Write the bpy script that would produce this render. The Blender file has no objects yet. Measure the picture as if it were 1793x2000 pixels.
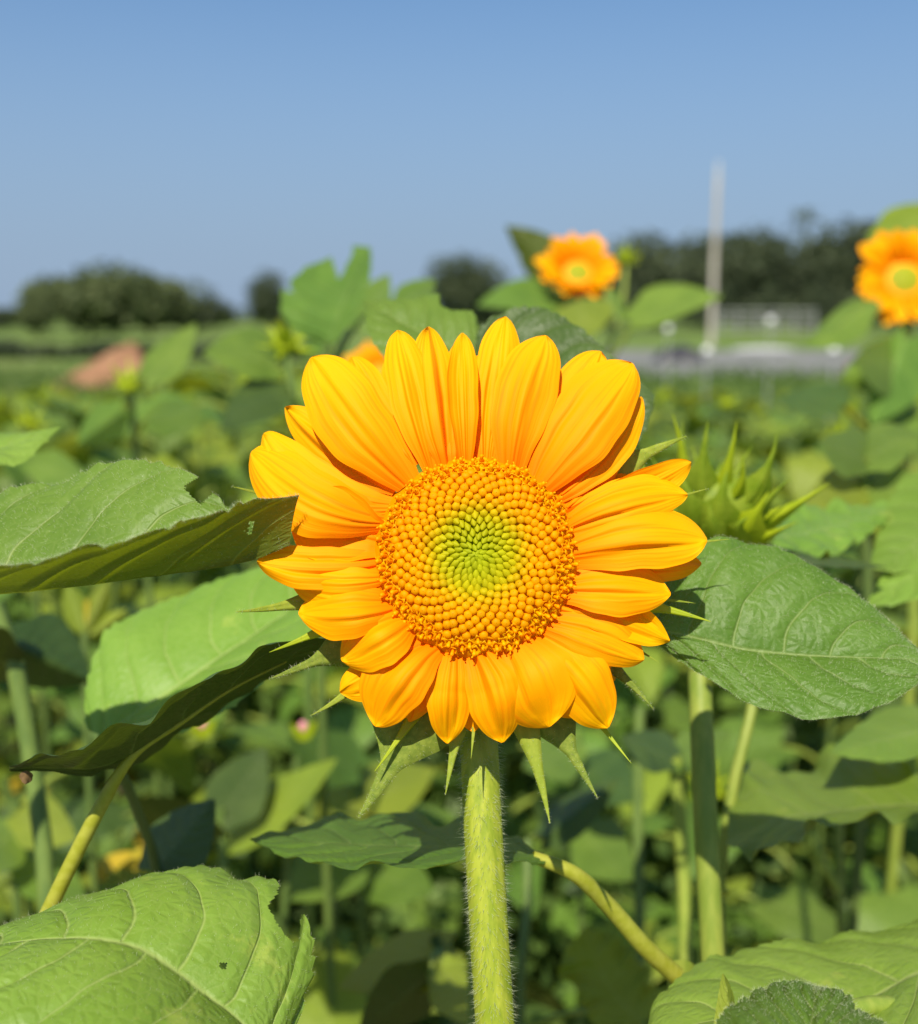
import bpy, math, random
import numpy as np
from mathutils import Vector, Matrix, Quaternion

random.seed(7)
rng = np.random.default_rng(7)
SC = bpy.context.scene
COL = SC.collection

# ------------------------------------------------------------------ camera, sky, sun, exposure
W, H, F = 1793.0, 2000.0, 2200.0          # the photograph's frame and focal length in its pixels
CAM_Z, PITCH = 1.40, math.radians(9.93)
CAMLOC = np.array([0.0, 0.0, CAM_Z])
RIGHT = np.array([1.0, 0, 0])
FWD = np.array([0, math.cos(PITCH), -math.sin(PITCH)])
UP = np.array([0, math.sin(PITCH), math.cos(PITCH)])
cam = bpy.data.cameras.new('camera')
cam.sensor_fit = 'VERTICAL'; cam.sensor_height = 24.0; cam.lens = F / H * 24.0
cam.clip_start = 0.02; cam.clip_end = 3000
cam.dof.use_dof = True; cam.dof.focus_distance = 0.362; cam.dof.aperture_fstop = 4.8
camo = bpy.data.objects.new('camera', cam); COL.objects.link(camo)
camo.location = CAMLOC; camo.rotation_euler = (math.pi / 2 - PITCH, 0, 0)
SC.camera = camo

SUND = Vector((-0.15, -0.635, 0.76)).normalized()
SUN_EL = math.asin(SUND.z); SUN_ROT = math.atan2(SUND.x, SUND.y)
world = bpy.data.worlds.new('World'); SC.world = world; world.use_nodes = True
wn = world.node_tree.nodes; wl = world.node_tree.links
sky = wn.new('ShaderNodeTexSky'); sky.sky_type = 'NISHITA'; sky.sun_disc = False
sky.sun_elevation = SUN_EL; sky.sun_rotation = SUN_ROT
sky.air_density = 1.0; sky.dust_density = 0.6; sky.ozone_density = 4.0; sky.altitude = 100
tint = wn.new('ShaderNodeMix'); tint.data_type = 'RGBA'; tint.blend_type = 'MULTIPLY'
tint.inputs[0].default_value = 1.0
tint.inputs[7].default_value = (0.80, 1.10, 1.27, 1)
wl.new(sky.outputs[0], tint.inputs[6])
wtc = wn.new('ShaderNodeTexCoord'); wsep = wn.new('ShaderNodeSeparateXYZ'); wl.new(wtc.outputs['Generated'], wsep.inputs[0])
wmr = wn.new('ShaderNodeMapRange'); wmr.interpolation_type = 'SMOOTHSTEP'; wl.new(wsep.outputs[2], wmr.inputs[0])
wmr.inputs[1].default_value = 0.0; wmr.inputs[2].default_value = 0.40; wmr.inputs[3].default_value = 0.94; wmr.inputs[4].default_value = 0.0
veil = wn.new('ShaderNodeMix'); veil.data_type = 'RGBA'; wl.new(wmr.outputs[0], veil.inputs[0])
wl.new(tint.outputs[2], veil.inputs[6]); veil.inputs[7].default_value = (3.25, 4.34, 6.05, 1)
wl.new(veil.outputs[2], wn['Background'].inputs[0])
wn['Background'].inputs[1].default_value = 0.072
sun = bpy.data.lights.new('sun', 'SUN'); sun.energy = 4.8; sun.angle = math.radians(0.53)
sun.color = (1.0, 0.92, 0.76)
suno = bpy.data.objects.new('sun', sun); COL.objects.link(suno)
suno.rotation_euler = (-SUND).to_track_quat('-Z', 'Y').to_euler()
SC.view_settings.view_transform = 'Standard'; SC.view_settings.look = 'None'
SC.view_settings.exposure = 0.38; SC.view_settings.gamma = 1.0
SC.view_settings.use_curve_mapping = False
SC.render.engine = 'CYCLES'
cy = SC.cycles
cy.use_denoising = True; cy.max_bounces = 7; cy.diffuse_bounces = 4; cy.glossy_bounces = 2
cy.transmission_bounces = 5; cy.caustics_reflective = False; cy.caustics_refractive = False
cy.sample_clamp_indirect = 6.0

# ------------------------------------------------------------------ geometry helpers
def P(px, py, d):
    return CAMLOC + RIGHT * ((px - W / 2) / F * d) + UP * (-(py - H / 2) / F * d) + FWD * d

def project(pts):
    v = np.asarray(pts) - CAMLOC
    d = v @ FWD
    return np.stack([W / 2 + F * (v @ RIGHT) / d, H / 2 - F * (v @ UP) / d], -1)

def cr(pts, n):
    """Catmull-Rom through control points, resampled to n points evenly by length."""
    p = np.asarray(pts, float)
    if len(p) == 2:
        u = np.linspace(0, 1, n)[:, None]; return p[0] * (1 - u) + p[1] * u
    h = np.linalg.norm(np.diff(p[:, :3], axis=0), axis=1)[:, None] + 1e-9
    sl = np.diff(p, axis=0) / h
    tg = np.vstack([sl[:1], (sl[:-1] * h[1:] + sl[1:] * h[:-1]) / (h[1:] + h[:-1]), sl[-1:]])
    out = []
    u = np.linspace(0, 1, 16, endpoint=False)[:, None]
    for i in range(len(p) - 1):
        out.append(p[i] * (2 * u ** 3 - 3 * u ** 2 + 1) + tg[i] * h[i] * (u ** 3 - 2 * u ** 2 + u)
                   + p[i + 1] * (3 * u ** 2 - 2 * u ** 3) + tg[i + 1] * h[i] * (u ** 3 - u ** 2))
    out = np.vstack(out + [p[-1:]])
    L = np.r_[0, np.cumsum(np.linalg.norm(np.diff(out[:, :3], axis=0), axis=1))]
    t = np.linspace(0, L[-1], n)
    return np.stack([np.interp(t, L, out[:, k]) for k in range(out.shape[1])], 1)

def mesh_np(name, verts, faces, uv=None, smooth=True, attr=None):
    me = bpy.data.meshes.new(name)
    verts = np.asarray(verts, np.float32); faces = np.asarray(faces, np.int32)
    k = faces.shape[1]
    me.vertices.add(len(verts)); me.vertices.foreach_set('co', verts.ravel())
    me.loops.add(faces.size); me.loops.foreach_set('vertex_index', faces.ravel())
    me.polygons.add(len(faces))
    me.polygons.foreach_set('loop_start', np.arange(0, faces.size, k, dtype=np.int32))
    me.polygons.foreach_set('loop_total', np.full(len(faces), k, np.int32))
    me.update(calc_edges=True)
    if smooth:
        me.polygons.foreach_set('use_smooth', np.ones(len(faces), bool))
    if uv is not None:
        l = me.uv_layers.new(name='UVMap')
        l.data.foreach_set('uv', np.asarray(uv, np.float32)[faces.ravel()].ravel())
    if attr is not None:
        for nm, val in attr.items():
            a = me.attributes.new(nm, 'FLOAT_COLOR', 'POINT')
            a.data.foreach_set('color', np.asarray(val, np.float32).ravel())
    me.validate()
    return me

def grid_faces(n, m, off=0):
    i, j = np.meshgrid(np.arange(n - 1), np.arange(m - 1), indexing='ij')
    a = (i * m + j).ravel() + off
    return np.stack([a, a + m, a + m + 1, a + 1], 1)

def obj(name, me, mat, parent=None, loc=None):
    o = bpy.data.objects.new(name, me); COL.objects.link(o)
    if mat is not None and len(me.materials) == 0:
        me.materials.append(mat)
    if parent is not None:
        o.parent = parent
        o.matrix_parent_inverse = root_matrix(parent).inverted()
    if loc is not None: o.location = loc
    return o

def root_matrix(o):
    m = Matrix.LocRotScale(o.location, o.rotation_euler, o.scale) if o.matrix_basis is None else o.matrix_basis.copy()
    if o.parent is not None:
        m = root_matrix(o.parent) @ o.matrix_parent_inverse @ m
    return m

def child(name, me, mat, parent, M):
    """a part in its thing's own coordinates (copies share the mesh)"""
    o = bpy.data.objects.new(name, me); COL.objects.link(o); o.parent = parent; o.matrix_basis = M
    if mat is not None and len(me.materials) == 0:
        me.materials.append(mat)
    return o

def thing(name, label, cat, loc, group=None, rz=0.0):
    o = bpy.data.objects.new(name, None); COL.objects.link(o)
    o.empty_display_size = 0.05
    o.location = Vector([float(v) for v in loc]); o.rotation_euler = (0, 0, rz)
    o['label'] = label; o['category'] = cat
    if group: o['group'] = group
    return o

def tag(o, label=None, cat=None, group=None, kind=None):
    if label: o['label'] = label
    if cat: o['category'] = cat
    if group: o['group'] = group
    if kind: o['kind'] = kind
    return o

def tube_arrays(pts, radii, sides=12, wob=0.0):
    p = np.asarray(pts, float); n = len(p)
    r = np.broadcast_to(np.asarray(radii, float), (n,))
    t = np.gradient(p, axis=0); t /= np.linalg.norm(t, axis=1)[:, None]
    a = np.cross(t, np.array([0.31, 0.87, 0.11])); a /= np.linalg.norm(a, axis=1)[:, None]
    b = np.cross(t, a)
    th = np.linspace(0, 2 * math.pi, sides, endpoint=False)
    rr = r[:, None] * (1 + wob * np.cos(th * 7)[None, :])
    v = p[:, None, :] + rr[..., None] * (np.cos(th)[None, :, None] * a[:, None, :] + np.sin(th)[None, :, None] * b[:, None, :])
    i, j = np.meshgrid(np.arange(n - 1), np.arange(sides), indexing='ij')
    q = np.stack([i * sides + j, i * sides + (j + 1) % sides, (i + 1) * sides + (j + 1) % sides, (i + 1) * sides + j], -1).reshape(-1, 4)
    uv = np.stack([np.repeat(np.linspace(0, 1, n), sides), np.tile(np.linspace(0, 1, sides), n)], 1)
    return v.reshape(-1, 3), q, uv

def tube(name, pts, radii, mat, parent, sides=12, n=24, wob=0.0):
    p = np.asarray(pts, float)
    r = np.broadcast_to(np.asarray(radii, float), (len(p),))
    s = cr(np.c_[p, r], n)
    v, q, uv = tube_arrays(s[:, :3], s[:, 3], sides, wob)
    me = mesh_np(name, v, q, uv)
    return obj(name, me, mat, parent)

def hairs_mesh(name, roots, dirs, lens, rad=0.00006):
    """one thin three-sided spike for each hair"""
    roots = np.asarray(roots); d = np.asarray(dirs); d = d / np.linalg.norm(d, axis=1)[:, None]
    n = len(roots)
    a = np.cross(d, rng.normal(size=(n, 3))); a /= np.linalg.norm(a, axis=1)[:, None]
    b = np.cross(d, a)
    tip = roots + d * np.asarray(lens)[:, None]
    tip = tip + rng.normal(size=(n, 3)) * np.asarray(lens)[:, None] * 0.15
    v = []
    for k in range(3):
        th = 2 * math.pi * k / 3
        v.append(roots + rad * (math.cos(th) * a + math.sin(th) * b))
    v.append(tip)
    v = np.stack(v, 1).reshape(-1, 3)
    base = np.arange(n)[:, None] * 4
    f = np.concatenate([base + np.array([[0, 1, 3]]), base + np.array([[1, 2, 3]]), base + np.array([[2, 0, 3]])])
    return mesh_np(name, v, f, smooth=False)

def surf_hairs(name, o, n, lmin, lmax, mat, lean=(0, 0, 0), rad=0.00006, only_edge=None, both=False):
    """hairs on an object's own mesh (world coordinates), as a child of it"""
    me = o.data
    nv = len(me.vertices)
    co = np.empty(nv * 3, np.float32); me.vertices.foreach_get('co', co); co = co.reshape(-1, 3)
    nn = np.empty(nv * 3, np.float32); me.vertices.foreach_get('normal', nn); nn = nn.reshape(-1, 3)
    pool = np.arange(nv) if only_edge is None else np.asarray(only_edge)
    k = rng.choice(pool, n)
    nrm = nn[k]
    if both: nrm = nrm * rng.choice([-1, 1], n)[:, None]
    d = nrm + rng.normal(size=(n, 3)) * 0.35 + np.asarray(lean)
    jit = rng.normal(size=(n, 3)) * 0.0003
    hm = hairs_mesh(name, co[k] + jit * 0.5, d, rng.uniform(lmin, lmax, n), rad)
    h = obj(name, hm, mat, o); h['kind'] = 'stuff'
    return h

# ------------------------------------------------------------------ materials
def nt(name):
    m = bpy.data.materials.new(name); m.use_nodes = True
    t = m.node_tree
    for n in list(t.nodes): t.nodes.remove(n)
    out = t.nodes.new('ShaderNodeOutputMaterial')
    return m, t, out

class N:
    """small node-graph writer"""
    def __init__(s, t): s.t = t
    def new(s, typ, **kw):
        n = s.t.nodes.new(typ)
        for k, v in kw.items(): setattr(n, k, v)
        return n
    def put(s, sock, v):
        if hasattr(v, 'bl_idname') or isinstance(v, bpy.types.NodeSocket): s.t.links.new(v, sock)
        else: sock.default_value = v
    def math(s, op, a, b=0.0, c=0.0, clamp=False):
        n = s.new('ShaderNodeMath', operation=op, use_clamp=clamp)
        s.put(n.inputs[0], a); s.put(n.inputs[1], b); s.put(n.inputs[2], c)
        return n.outputs[0]
    def mix(s, f, a, b, blend='MIX'):
        n = s.new('ShaderNodeMix', data_type='RGBA', blend_type=blend)
        s.put(n.inputs[0], f); s.put(n.inputs[6], a); s.put(n.inputs[7], b)
        return n.outputs[2]
    def ramp(s, v, lo, hi, a=0.0, b=1.0, smooth=True):
        n = s.new('ShaderNodeMapRange', interpolation_type='SMOOTHSTEP' if smooth else 'LINEAR')
        s.put(n.inputs[0], v); s.put(n.inputs[1], lo); s.put(n.inputs[2], hi); s.put(n.inputs[3], a); s.put(n.inputs[4], b)
        return n.outputs[0]
    def noise(s, vec, scale, detail=3.0, rough=0.55):
        n = s.new('ShaderNodeTexNoise'); s.put(n.inputs['Scale'], scale); s.put(n.inputs['Detail'], detail)
        s.put(n.inputs['Roughness'], rough)
        if vec is not None: s.put(n.inputs['Vector'], vec)
        return n.outputs[0]

def c4(c): return (c[0], c[1], c[2], 1.0)

VEIN_A, VEIN_B, VEIN_N = 0.10, -0.16, 6.5
def leaf_mat(name, top, top2, under, vein, trans, tmix=0.32, hair=0.0, rough=0.48, n_vein=VEIN_N, blotch=None, blotch_amt=0.0):
    m, t, out = nt(name); g = N(t)
    uvn = g.new('ShaderNodeUVMap'); uvn.uv_map = 'UVMap'
    sep = g.new('ShaderNodeSeparateXYZ'); t.links.new(uvn.outputs[0], sep.inputs[0])
    x, y = sep.outputs[0], sep.outputs[1]
    ty = g.math('SUBTRACT', g.math('MULTIPLY', y, 2.0), 1.0)
    ta = g.math('ABSOLUTE', ty)
    side = g.math('GREATER_THAN', ty, 0.0)
    tc = g.new('ShaderNodeTexCoord')
    info = g.new('ShaderNodeObjectInfo')
    jit = g.math('MULTIPLY', g.math('SUBTRACT', g.noise(uvn.outputs[0], 5.0, 1.0), 0.5), 0.30)
    q = g.math('SUBTRACT', x, g.math('MULTIPLY', ta, VEIN_A))
    q = g.math('ADD', q, g.math('MULTIPLY', g.math('MULTIPLY', ta, ta), VEIN_B))
    q = g.math('ADD', g.math('ADD', g.math('MULTIPLY', q, n_vein), g.math('MULTIPLY', side, 0.42)), jit)
    dist = g.math('PINGPONG', q, 0.5)
    wv = g.math('MULTIPLY', g.math('SUBTRACT', 1.15, ta), 0.048)
    v2 = g.math('SUBTRACT', 1.0, g.ramp(dist, 0.0, wv))
    wm = g.math('MULTIPLY', g.math('SUBTRACT', 1.25, x), 0.040)
    v1 = g.math('SUBTRACT', 1.0, g.ramp(ta, 0.0, wm))
    vo = g.new('ShaderNodeTexVoronoi', feature='DISTANCE_TO_EDGE')
    sc = g.new('ShaderNodeVectorMath', operation='MULTIPLY'); t.links.new(uvn.outputs[0], sc.inputs[0])
    sc.inputs[1].default_value = (n_vein * 4.2, n_vein * 3.4, 1); t.links.new(sc.outputs[0], vo.inputs['Vector'])
    vo.inputs['Scale'].default_value = 1.0
    v3 = g.math('MULTIPLY', g.math('SUBTRACT', 1.0, g.ramp(vo.outputs['Distance'], 0.0, 0.07)), 0.16)
    vv = g.math('MAXIMUM', g.math('MULTIPLY', v2, 0.8), g.math('MAXIMUM', v1, v3))
    nz = g.noise(tc.outputs['Object'], 28.0, 4.0)
    col = g.mix(g.ramp(nz, 0.35, 0.68), c4(top), c4(top2))
    if blotch is not None:
        bl = g.ramp(g.noise(tc.outputs['Object'], 42.0, 5.0, 0.65), 0.60, 0.70)
        col = g.mix(g.math('MULTIPLY', bl, blotch_amt), col, c4(blotch))
    col = g.mix(g.math('MULTIPLY', vv, 0.75), col, c4(vein))
    geo = g.new('ShaderNodeNewGeometry')
    ucol = g.mix(g.math('MULTIPLY', vv, 0.8), c4(under), c4([min(1, u * 1.9 + 0.03) for u in under]))
    col = g.mix(geo.outputs['Backfacing'], col, ucol)
    fine = g.noise(tc.outputs['Object'], 900.0, 2.0)
    if hair > 0:
        hs = g.ramp(fine, 0.60, 0.74)
        hs = g.math('MULTIPLY', hs, g.ramp(g.noise(tc.outputs['Object'], 60.0, 2.0), 0.3, 0.7, 0.35, 1.0))
        col = g.mix(g.math('MULTIPLY', hs, hair), col, (0.42, 0.54, 0.24, 1))
    hsv = g.new('ShaderNodeHueSaturation'); t.links.new(col, hsv.inputs['Color'])
    t.links.new(g.ramp(info.outputs['Random'], 0, 1, 0.80, 1.18, False), hsv.inputs['Value'])
    t.links.new(g.ramp(g.math('FRACT', g.math('MULTIPLY', info.outputs['Random'], 7.3)), 0, 1, 0.485, 0.512, False), hsv.inputs['Hue'])
    col = hsv.outputs[0]
    bs = g.new('ShaderNodeBsdfPrincipled'); t.links.new(col, bs.inputs['Base Color'])
    bs.inputs['Roughness'].default_value = rough
    bs.inputs['Specular IOR Level'].default_value = 0.38
    hgt = g.math('ADD', g.math('MULTIPLY', fine, 0.35), g.math('MULTIPLY', g.ramp(vo.outputs['Distance'], 0.0, 0.35), 0.55))
    hgt = g.math('SUBTRACT', hgt, g.math('MULTIPLY', g.math('MAXIMUM', v2, v1), 0.8))
    bp = g.new('ShaderNodeBump'); bp.inputs['Strength'].default_value = 0.5; bp.inputs['Distance'].default_value = 0.0008
    t.links.new(hgt, bp.inputs['Height']); t.links.new(bp.outputs[0], bs.inputs['Normal'])
    tr = g.new('ShaderNodeBsdfTranslucent')
    trc = g.mix(g.math('MULTIPLY', vv, 0.5), c4(trans), c4([min(1, u * 1.3) for u in trans]))
    t.links.new(trc, tr.inputs[0])
    ms = g.new('ShaderNodeMixShader'); ms.inputs[0].default_value = tmix
    t.links.new(bs.outputs[0], ms.inputs[1]); t.links.new(tr.outputs[0], ms.inputs[2])
    t.links.new(ms.outputs[0], out.inputs[0])
    return m

def plain_mat(name, a, b, scale=40.0, rough=0.6, spec=0.3, bump=0.0, trans=None, tmix=0.2, stretch=(1, 1, 1), coord='Object', rand=0.0):
    m, t, out = nt(name); g = N(t)
    tc = g.new('ShaderNodeTexCoord')
    mp = g.new('ShaderNodeMapping'); t.links.new(tc.outputs[coord], mp.inputs[0]); mp.inputs['Scale'].default_value = stretch
    nz = g.noise(mp.outputs[0], scale, 4.0, 0.6)
    col = g.mix(g.ramp(nz, 0.33, 0.67), c4(a), c4(b))
    if rand > 0:
        info = g.new('ShaderNodeObjectInfo')
        hsv = g.new('ShaderNodeHueSaturation'); t.links.new(col, hsv.inputs['Color'])
        t.links.new(g.ramp(info.outputs['Random'], 0, 1, 1 - rand, 1 + rand, False), hsv.inputs['Value'])
        col = hsv.outputs[0]
    bs = g.new('ShaderNodeBsdfPrincipled'); t.links.new(col, bs.inputs['Base Color'])
    bs.inputs['Roughness'].default_value = rough; bs.inputs['Specular IOR Level'].default_value = spec
    if bump > 0:
        bp = g.new('ShaderNodeBump'); bp.inputs['Distance'].default_value = bump; bp.inputs['Strength'].default_value = 0.6
        t.links.new(nz, bp.inputs['Height']); t.links.new(bp.outputs[0], bs.inputs['Normal'])
    if trans is not None:
        tr = g.new('ShaderNodeBsdfTranslucent'); tr.inputs[0].default_value = c4(trans)
        ms = g.new('ShaderNodeMixShader'); ms.inputs[0].default_value = tmix
        t.links.new(bs.outputs[0], ms.inputs[1]); t.links.new(tr.outputs[0], ms.inputs[2]); t.links.new(ms.outputs[0], out.inputs[0])
    else:
        t.links.new(bs.outputs[0], out.inputs[0])
    return m

def petal_mat(name, base, mid, tip, tmix=0.20):
    m, t, out = nt(name); g = N(t)
    uvn = g.new('ShaderNodeUVMap'); uvn.uv_map = 'UVMap'
    sep = g.new('ShaderNodeSeparateXYZ'); t.links.new(uvn.outputs[0], sep.inputs[0])
    x, y = sep.outputs[0], sep.outputs[1]
    info = g.new('ShaderNodeObjectInfo')
    off = g.new('ShaderNodeCombineXYZ'); t.links.new(g.math('MULTIPLY', info.outputs['Random'], 13.0), off.inputs[2])
    va = g.new('ShaderNodeVectorMath', operation='MULTIPLY_ADD')
    t.links.new(uvn.outputs[0], va.inputs[0]); va.inputs[1].default_value = (1.0, 15, 1); t.links.new(off.outputs[0], va.inputs[2])
    streak = g.noise(va.outputs[0], 1.0, 4.0, 0.6)
    vb = g.new('ShaderNodeVectorMath', operation='MULTIPLY_ADD')
    t.links.new(uvn.outputs[0], vb.inputs[0]); vb.inputs[1].default_value = (2.2, 2.4, 1); t.links.new(off.outputs[0], vb.inputs[2])
    patch = g.noise(vb.outputs[0], 1.0, 3.0, 0.5)
    xx = g.math('ADD', x, g.math('MULTIPLY', g.math('SUBTRACT', patch, 0.5), 0.35))
    c = g.mix(g.ramp(xx, 0.0, 0.45), c4(base), c4(mid))
    c = g.mix(g.ramp(xx, 0.4, 1.0), c, c4(tip))
    c = g.mix(g.math('MULTIPLY', g.ramp(streak, 0.48, 0.68), 0.50), c, c4([base[0], base[1] * 0.85, base[2]]))  # deeper orange streaks, with some crease shading put into the colour
    hsv = g.new('ShaderNodeHueSaturation'); t.links.new(c, hsv.inputs['Color'])
    t.links.new(g.ramp(info.outputs['Random'], 0, 1, 0.493, 0.504, False), hsv.inputs['Hue'])
    c = hsv.outputs[0]
    bs = g.new('ShaderNodeBsdfPrincipled'); t.links.new(c, bs.inputs['Base Color'])
    bs.inputs['Roughness'].default_value = 0.6; bs.inputs['Specular IOR Level'].default_value = 0.10
    lines = g.math('SINE', g.math('ADD', g.math('MULTIPLY', y, 62.0), g.math('MULTIPLY', streak, 5.0)))
    hgt = g.math('ADD', g.math('MULTIPLY', lines, 0.10), g.math('MULTIPLY', streak, 0.9))
    bp = g.new('ShaderNodeBump'); bp.inputs['Strength'].default_value = 0.40; bp.inputs['Distance'].default_value = 0.0006
    t.links.new(hgt, bp.inputs['Height']); t.links.new(bp.outputs[0], bs.inputs['Normal'])
    tr = g.new('ShaderNodeBsdfTranslucent'); t.links.new(c, tr.inputs[0])
    ms = g.new('ShaderNodeMixShader'); ms.inputs[0].default_value = tmix
    t.links.new(bs.outputs[0], ms.inputs[1]); t.links.new(tr.outputs[0], ms.inputs[2]); t.links.new(ms.outputs[0], out.inputs[0])
    return m

def objcolor_mat(name, vertex=False, rough=0.5):
    m, t, out = nt(name); g = N(t)
    if vertex:
        a = g.new('ShaderNodeAttribute'); a.attribute_name = 'tone'; c = a.outputs['Color']
    else:
        a = g.new('ShaderNodeObjectInfo'); c = a.outputs['Color']
    bs = g.new('ShaderNodeBsdfPrincipled'); t.links.new(c, bs.inputs['Base Color'])
    bs.inputs['Roughness'].default_value = rough; bs.inputs['Specular IOR Level'].default_value = 0.12
    tr = g.new('ShaderNodeBsdfTranslucent'); t.links.new(c, tr.inputs[0])
    ms = g.new('ShaderNodeMixShader'); ms.inputs[0].default_value = 0.5
    t.links.new(bs.outputs[0], ms.inputs[1]); t.links.new(tr.outputs[0], ms.inputs[2]); t.links.new(ms.outputs[0], out.inputs[0])
    return m

M = {}
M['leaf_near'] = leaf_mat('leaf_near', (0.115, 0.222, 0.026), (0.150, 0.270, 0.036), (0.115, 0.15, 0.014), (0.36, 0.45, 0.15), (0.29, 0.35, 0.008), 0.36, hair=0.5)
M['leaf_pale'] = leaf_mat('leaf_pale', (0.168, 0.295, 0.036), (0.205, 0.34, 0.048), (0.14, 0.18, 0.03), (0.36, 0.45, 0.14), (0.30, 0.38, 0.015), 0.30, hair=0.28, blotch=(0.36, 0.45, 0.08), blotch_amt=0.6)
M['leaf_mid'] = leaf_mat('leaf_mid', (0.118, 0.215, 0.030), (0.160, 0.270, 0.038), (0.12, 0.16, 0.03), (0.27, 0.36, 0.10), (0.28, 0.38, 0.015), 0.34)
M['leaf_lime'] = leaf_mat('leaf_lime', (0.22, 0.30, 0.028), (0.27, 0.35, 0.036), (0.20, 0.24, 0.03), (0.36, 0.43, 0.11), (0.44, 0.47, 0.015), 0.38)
M['leaf_dark'] = leaf_mat('leaf_dark', (0.062, 0.115, 0.022), (0.085, 0.145, 0.028), (0.060, 0.080, 0.012), (0.15, 0.21, 0.06), (0.10, 0.14, 0.006), 0.25)  # darker leaf green; the shade on some leaves is put into it
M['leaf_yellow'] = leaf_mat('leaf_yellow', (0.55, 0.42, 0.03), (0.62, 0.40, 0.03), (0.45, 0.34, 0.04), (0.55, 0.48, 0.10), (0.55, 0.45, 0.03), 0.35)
M['bract'] = plain_mat('bract', (0.235, 0.31, 0.03), (0.33, 0.395, 0.05), 400, 0.7, 0.15, trans=(0.40, 0.42, 0.03), tmix=0.22)
M['bract_dark'] = plain_mat('bract_dark', (0.14, 0.20, 0.026), (0.23, 0.29, 0.042), 500, 0.7, 0.15, trans=(0.2, 0.26, 0.03), tmix=0.15)  # darker copy of bract: the petals' shadow is put into its colour
M['bract_lime'] = plain_mat('bract_lime', (0.36, 0.46, 0.012), (0.45, 0.54, 0.02), 120, 0.5, 0.3, trans=(0.46, 0.54, 0.015), tmix=0.33)
M['bract_bud'] = plain_mat('bract_bud', (0.20, 0.30, 0.015), (0.30, 0.39, 0.03), 160, 0.55, 0.3, trans=(0.38, 0.48, 0.012), tmix=0.33)
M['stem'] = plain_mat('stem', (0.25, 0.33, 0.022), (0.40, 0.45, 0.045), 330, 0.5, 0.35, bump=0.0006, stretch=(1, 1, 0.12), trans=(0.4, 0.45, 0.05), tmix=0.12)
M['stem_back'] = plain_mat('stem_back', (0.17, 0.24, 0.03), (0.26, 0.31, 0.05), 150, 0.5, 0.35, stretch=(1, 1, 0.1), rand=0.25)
M['stem_dark'] = plain_mat('stem_dark', (0.085, 0.14, 0.03), (0.13, 0.19, 0.04), 150, 0.5, 0.35, stretch=(1, 1, 0.1), rand=0.25)  # darker stem green, with the shade of the undergrowth put into the colour
M['petiole'] = plain_mat('petiole', (0.36, 0.38, 0.03), (0.44, 0.45, 0.06), 260, 0.5, 0.35, trans=(0.5, 0.5, 0.05), tmix=0.2)
M['hair'] = plain_mat('hair', (0.52, 0.60, 0.34), (0.66, 0.72, 0.46), 90, 0.5, 0.4, trans=(0.7, 0.72, 0.6), tmix=0.4)
M['petal'] = petal_mat('petal', (0.98, 0.27, 0.0), (0.98, 0.375, 0.0), (0.98, 0.465, 0.0))
M['floret'] = objcolor_mat('floret')
M['floret_mass'] = objcolor_mat('floret_mass', True)
M['receptacle'] = plain_mat('receptacle', (0.97, 0.48, 0.001), (0.98, 0.54, 0.001), 300, 0.6)
M['disc_far'] = plain_mat('disc_far', (0.95, 0.33, 0.0), (0.97, 0.38, 0.0), 300, 0.7)
M['disc_green'] = plain_mat('disc_green', (0.25, 0.29, 0.003), (0.30, 0.32, 0.003), 300, 0.7)
M['dry'] = plain_mat('dry', (0.12, 0.07, 0.03), (0.2, 0.12, 0.05), 200, 0.8)
M['crown'] = plain_mat('crown', (0.060, 0.080, 0.042), (0.095, 0.118, 0.060), 0.5, 0.7, 0.2, trans=(0.05, 0.09, 0.015), tmix=0.25)  # crown greens lightened, some distance haze put into the colour
M['crown_light'] = plain_mat('crown_light', (0.095, 0.122, 0.05), (0.135, 0.165, 0.066), 0.5, 0.7, 0.2, trans=(0.08, 0.13, 0.02), tmix=0.25)
M['bark'] = plain_mat('bark', (0.07, 0.05, 0.035), (0.13, 0.10, 0.07), 6, 0.9, 0.1)
M['pole'] = plain_mat('pole', (0.42, 0.38, 0.33), (0.56, 0.51, 0.45), 3, 0.8, 0.1, stretch=(1, 1, 0.2))
M['galv'] = plain_mat('galv', (0.42, 0.43, 0.44), (0.52, 0.52, 0.52), 8, 0.5, 0.4)
M['rail'] = plain_mat('rail', (0.26, 0.27, 0.26), (0.34, 0.35, 0.33), 8, 0.7, 0.2)
M['white'] = plain_mat('white', (0.78, 0.78, 0.76), (0.84, 0.84, 0.82), 20, 0.4, 0.5)
M['soilmound'] = plain_mat('soilmound', (0.23, 0.12, 0.068), (0.37, 0.205, 0.12), 3.5, 0.95, 0.05, bump=0.1)
M['gravel'] = plain_mat('gravel', (0.17, 0.175, 0.165), (0.24, 0.24, 0.225), 0.3, 0.95, 0.1)
M['pink'] = plain_mat('pink', (0.70, 0.25, 0.30), (0.8, 0.35, 0.38), 200, 0.6)
M['mauve'] = plain_mat('mauve', (0.40, 0.24, 0.42), (0.5, 0.32, 0.5), 200, 0.6)
M['weed'] = plain_mat('weed', (0.042, 0.082, 0.018), (0.10, 0.165, 0.028), 9, 0.55, 0.35, trans=(0.2, 0.3, 0.03), tmix=0.3)  # greens darkened to paint extra shade into the low growth
M['tarp'] = plain_mat('tarp', (0.02, 0.02, 0.03), (0.04, 0.04, 0.05), 3, 0.5, 0.4)

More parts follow.
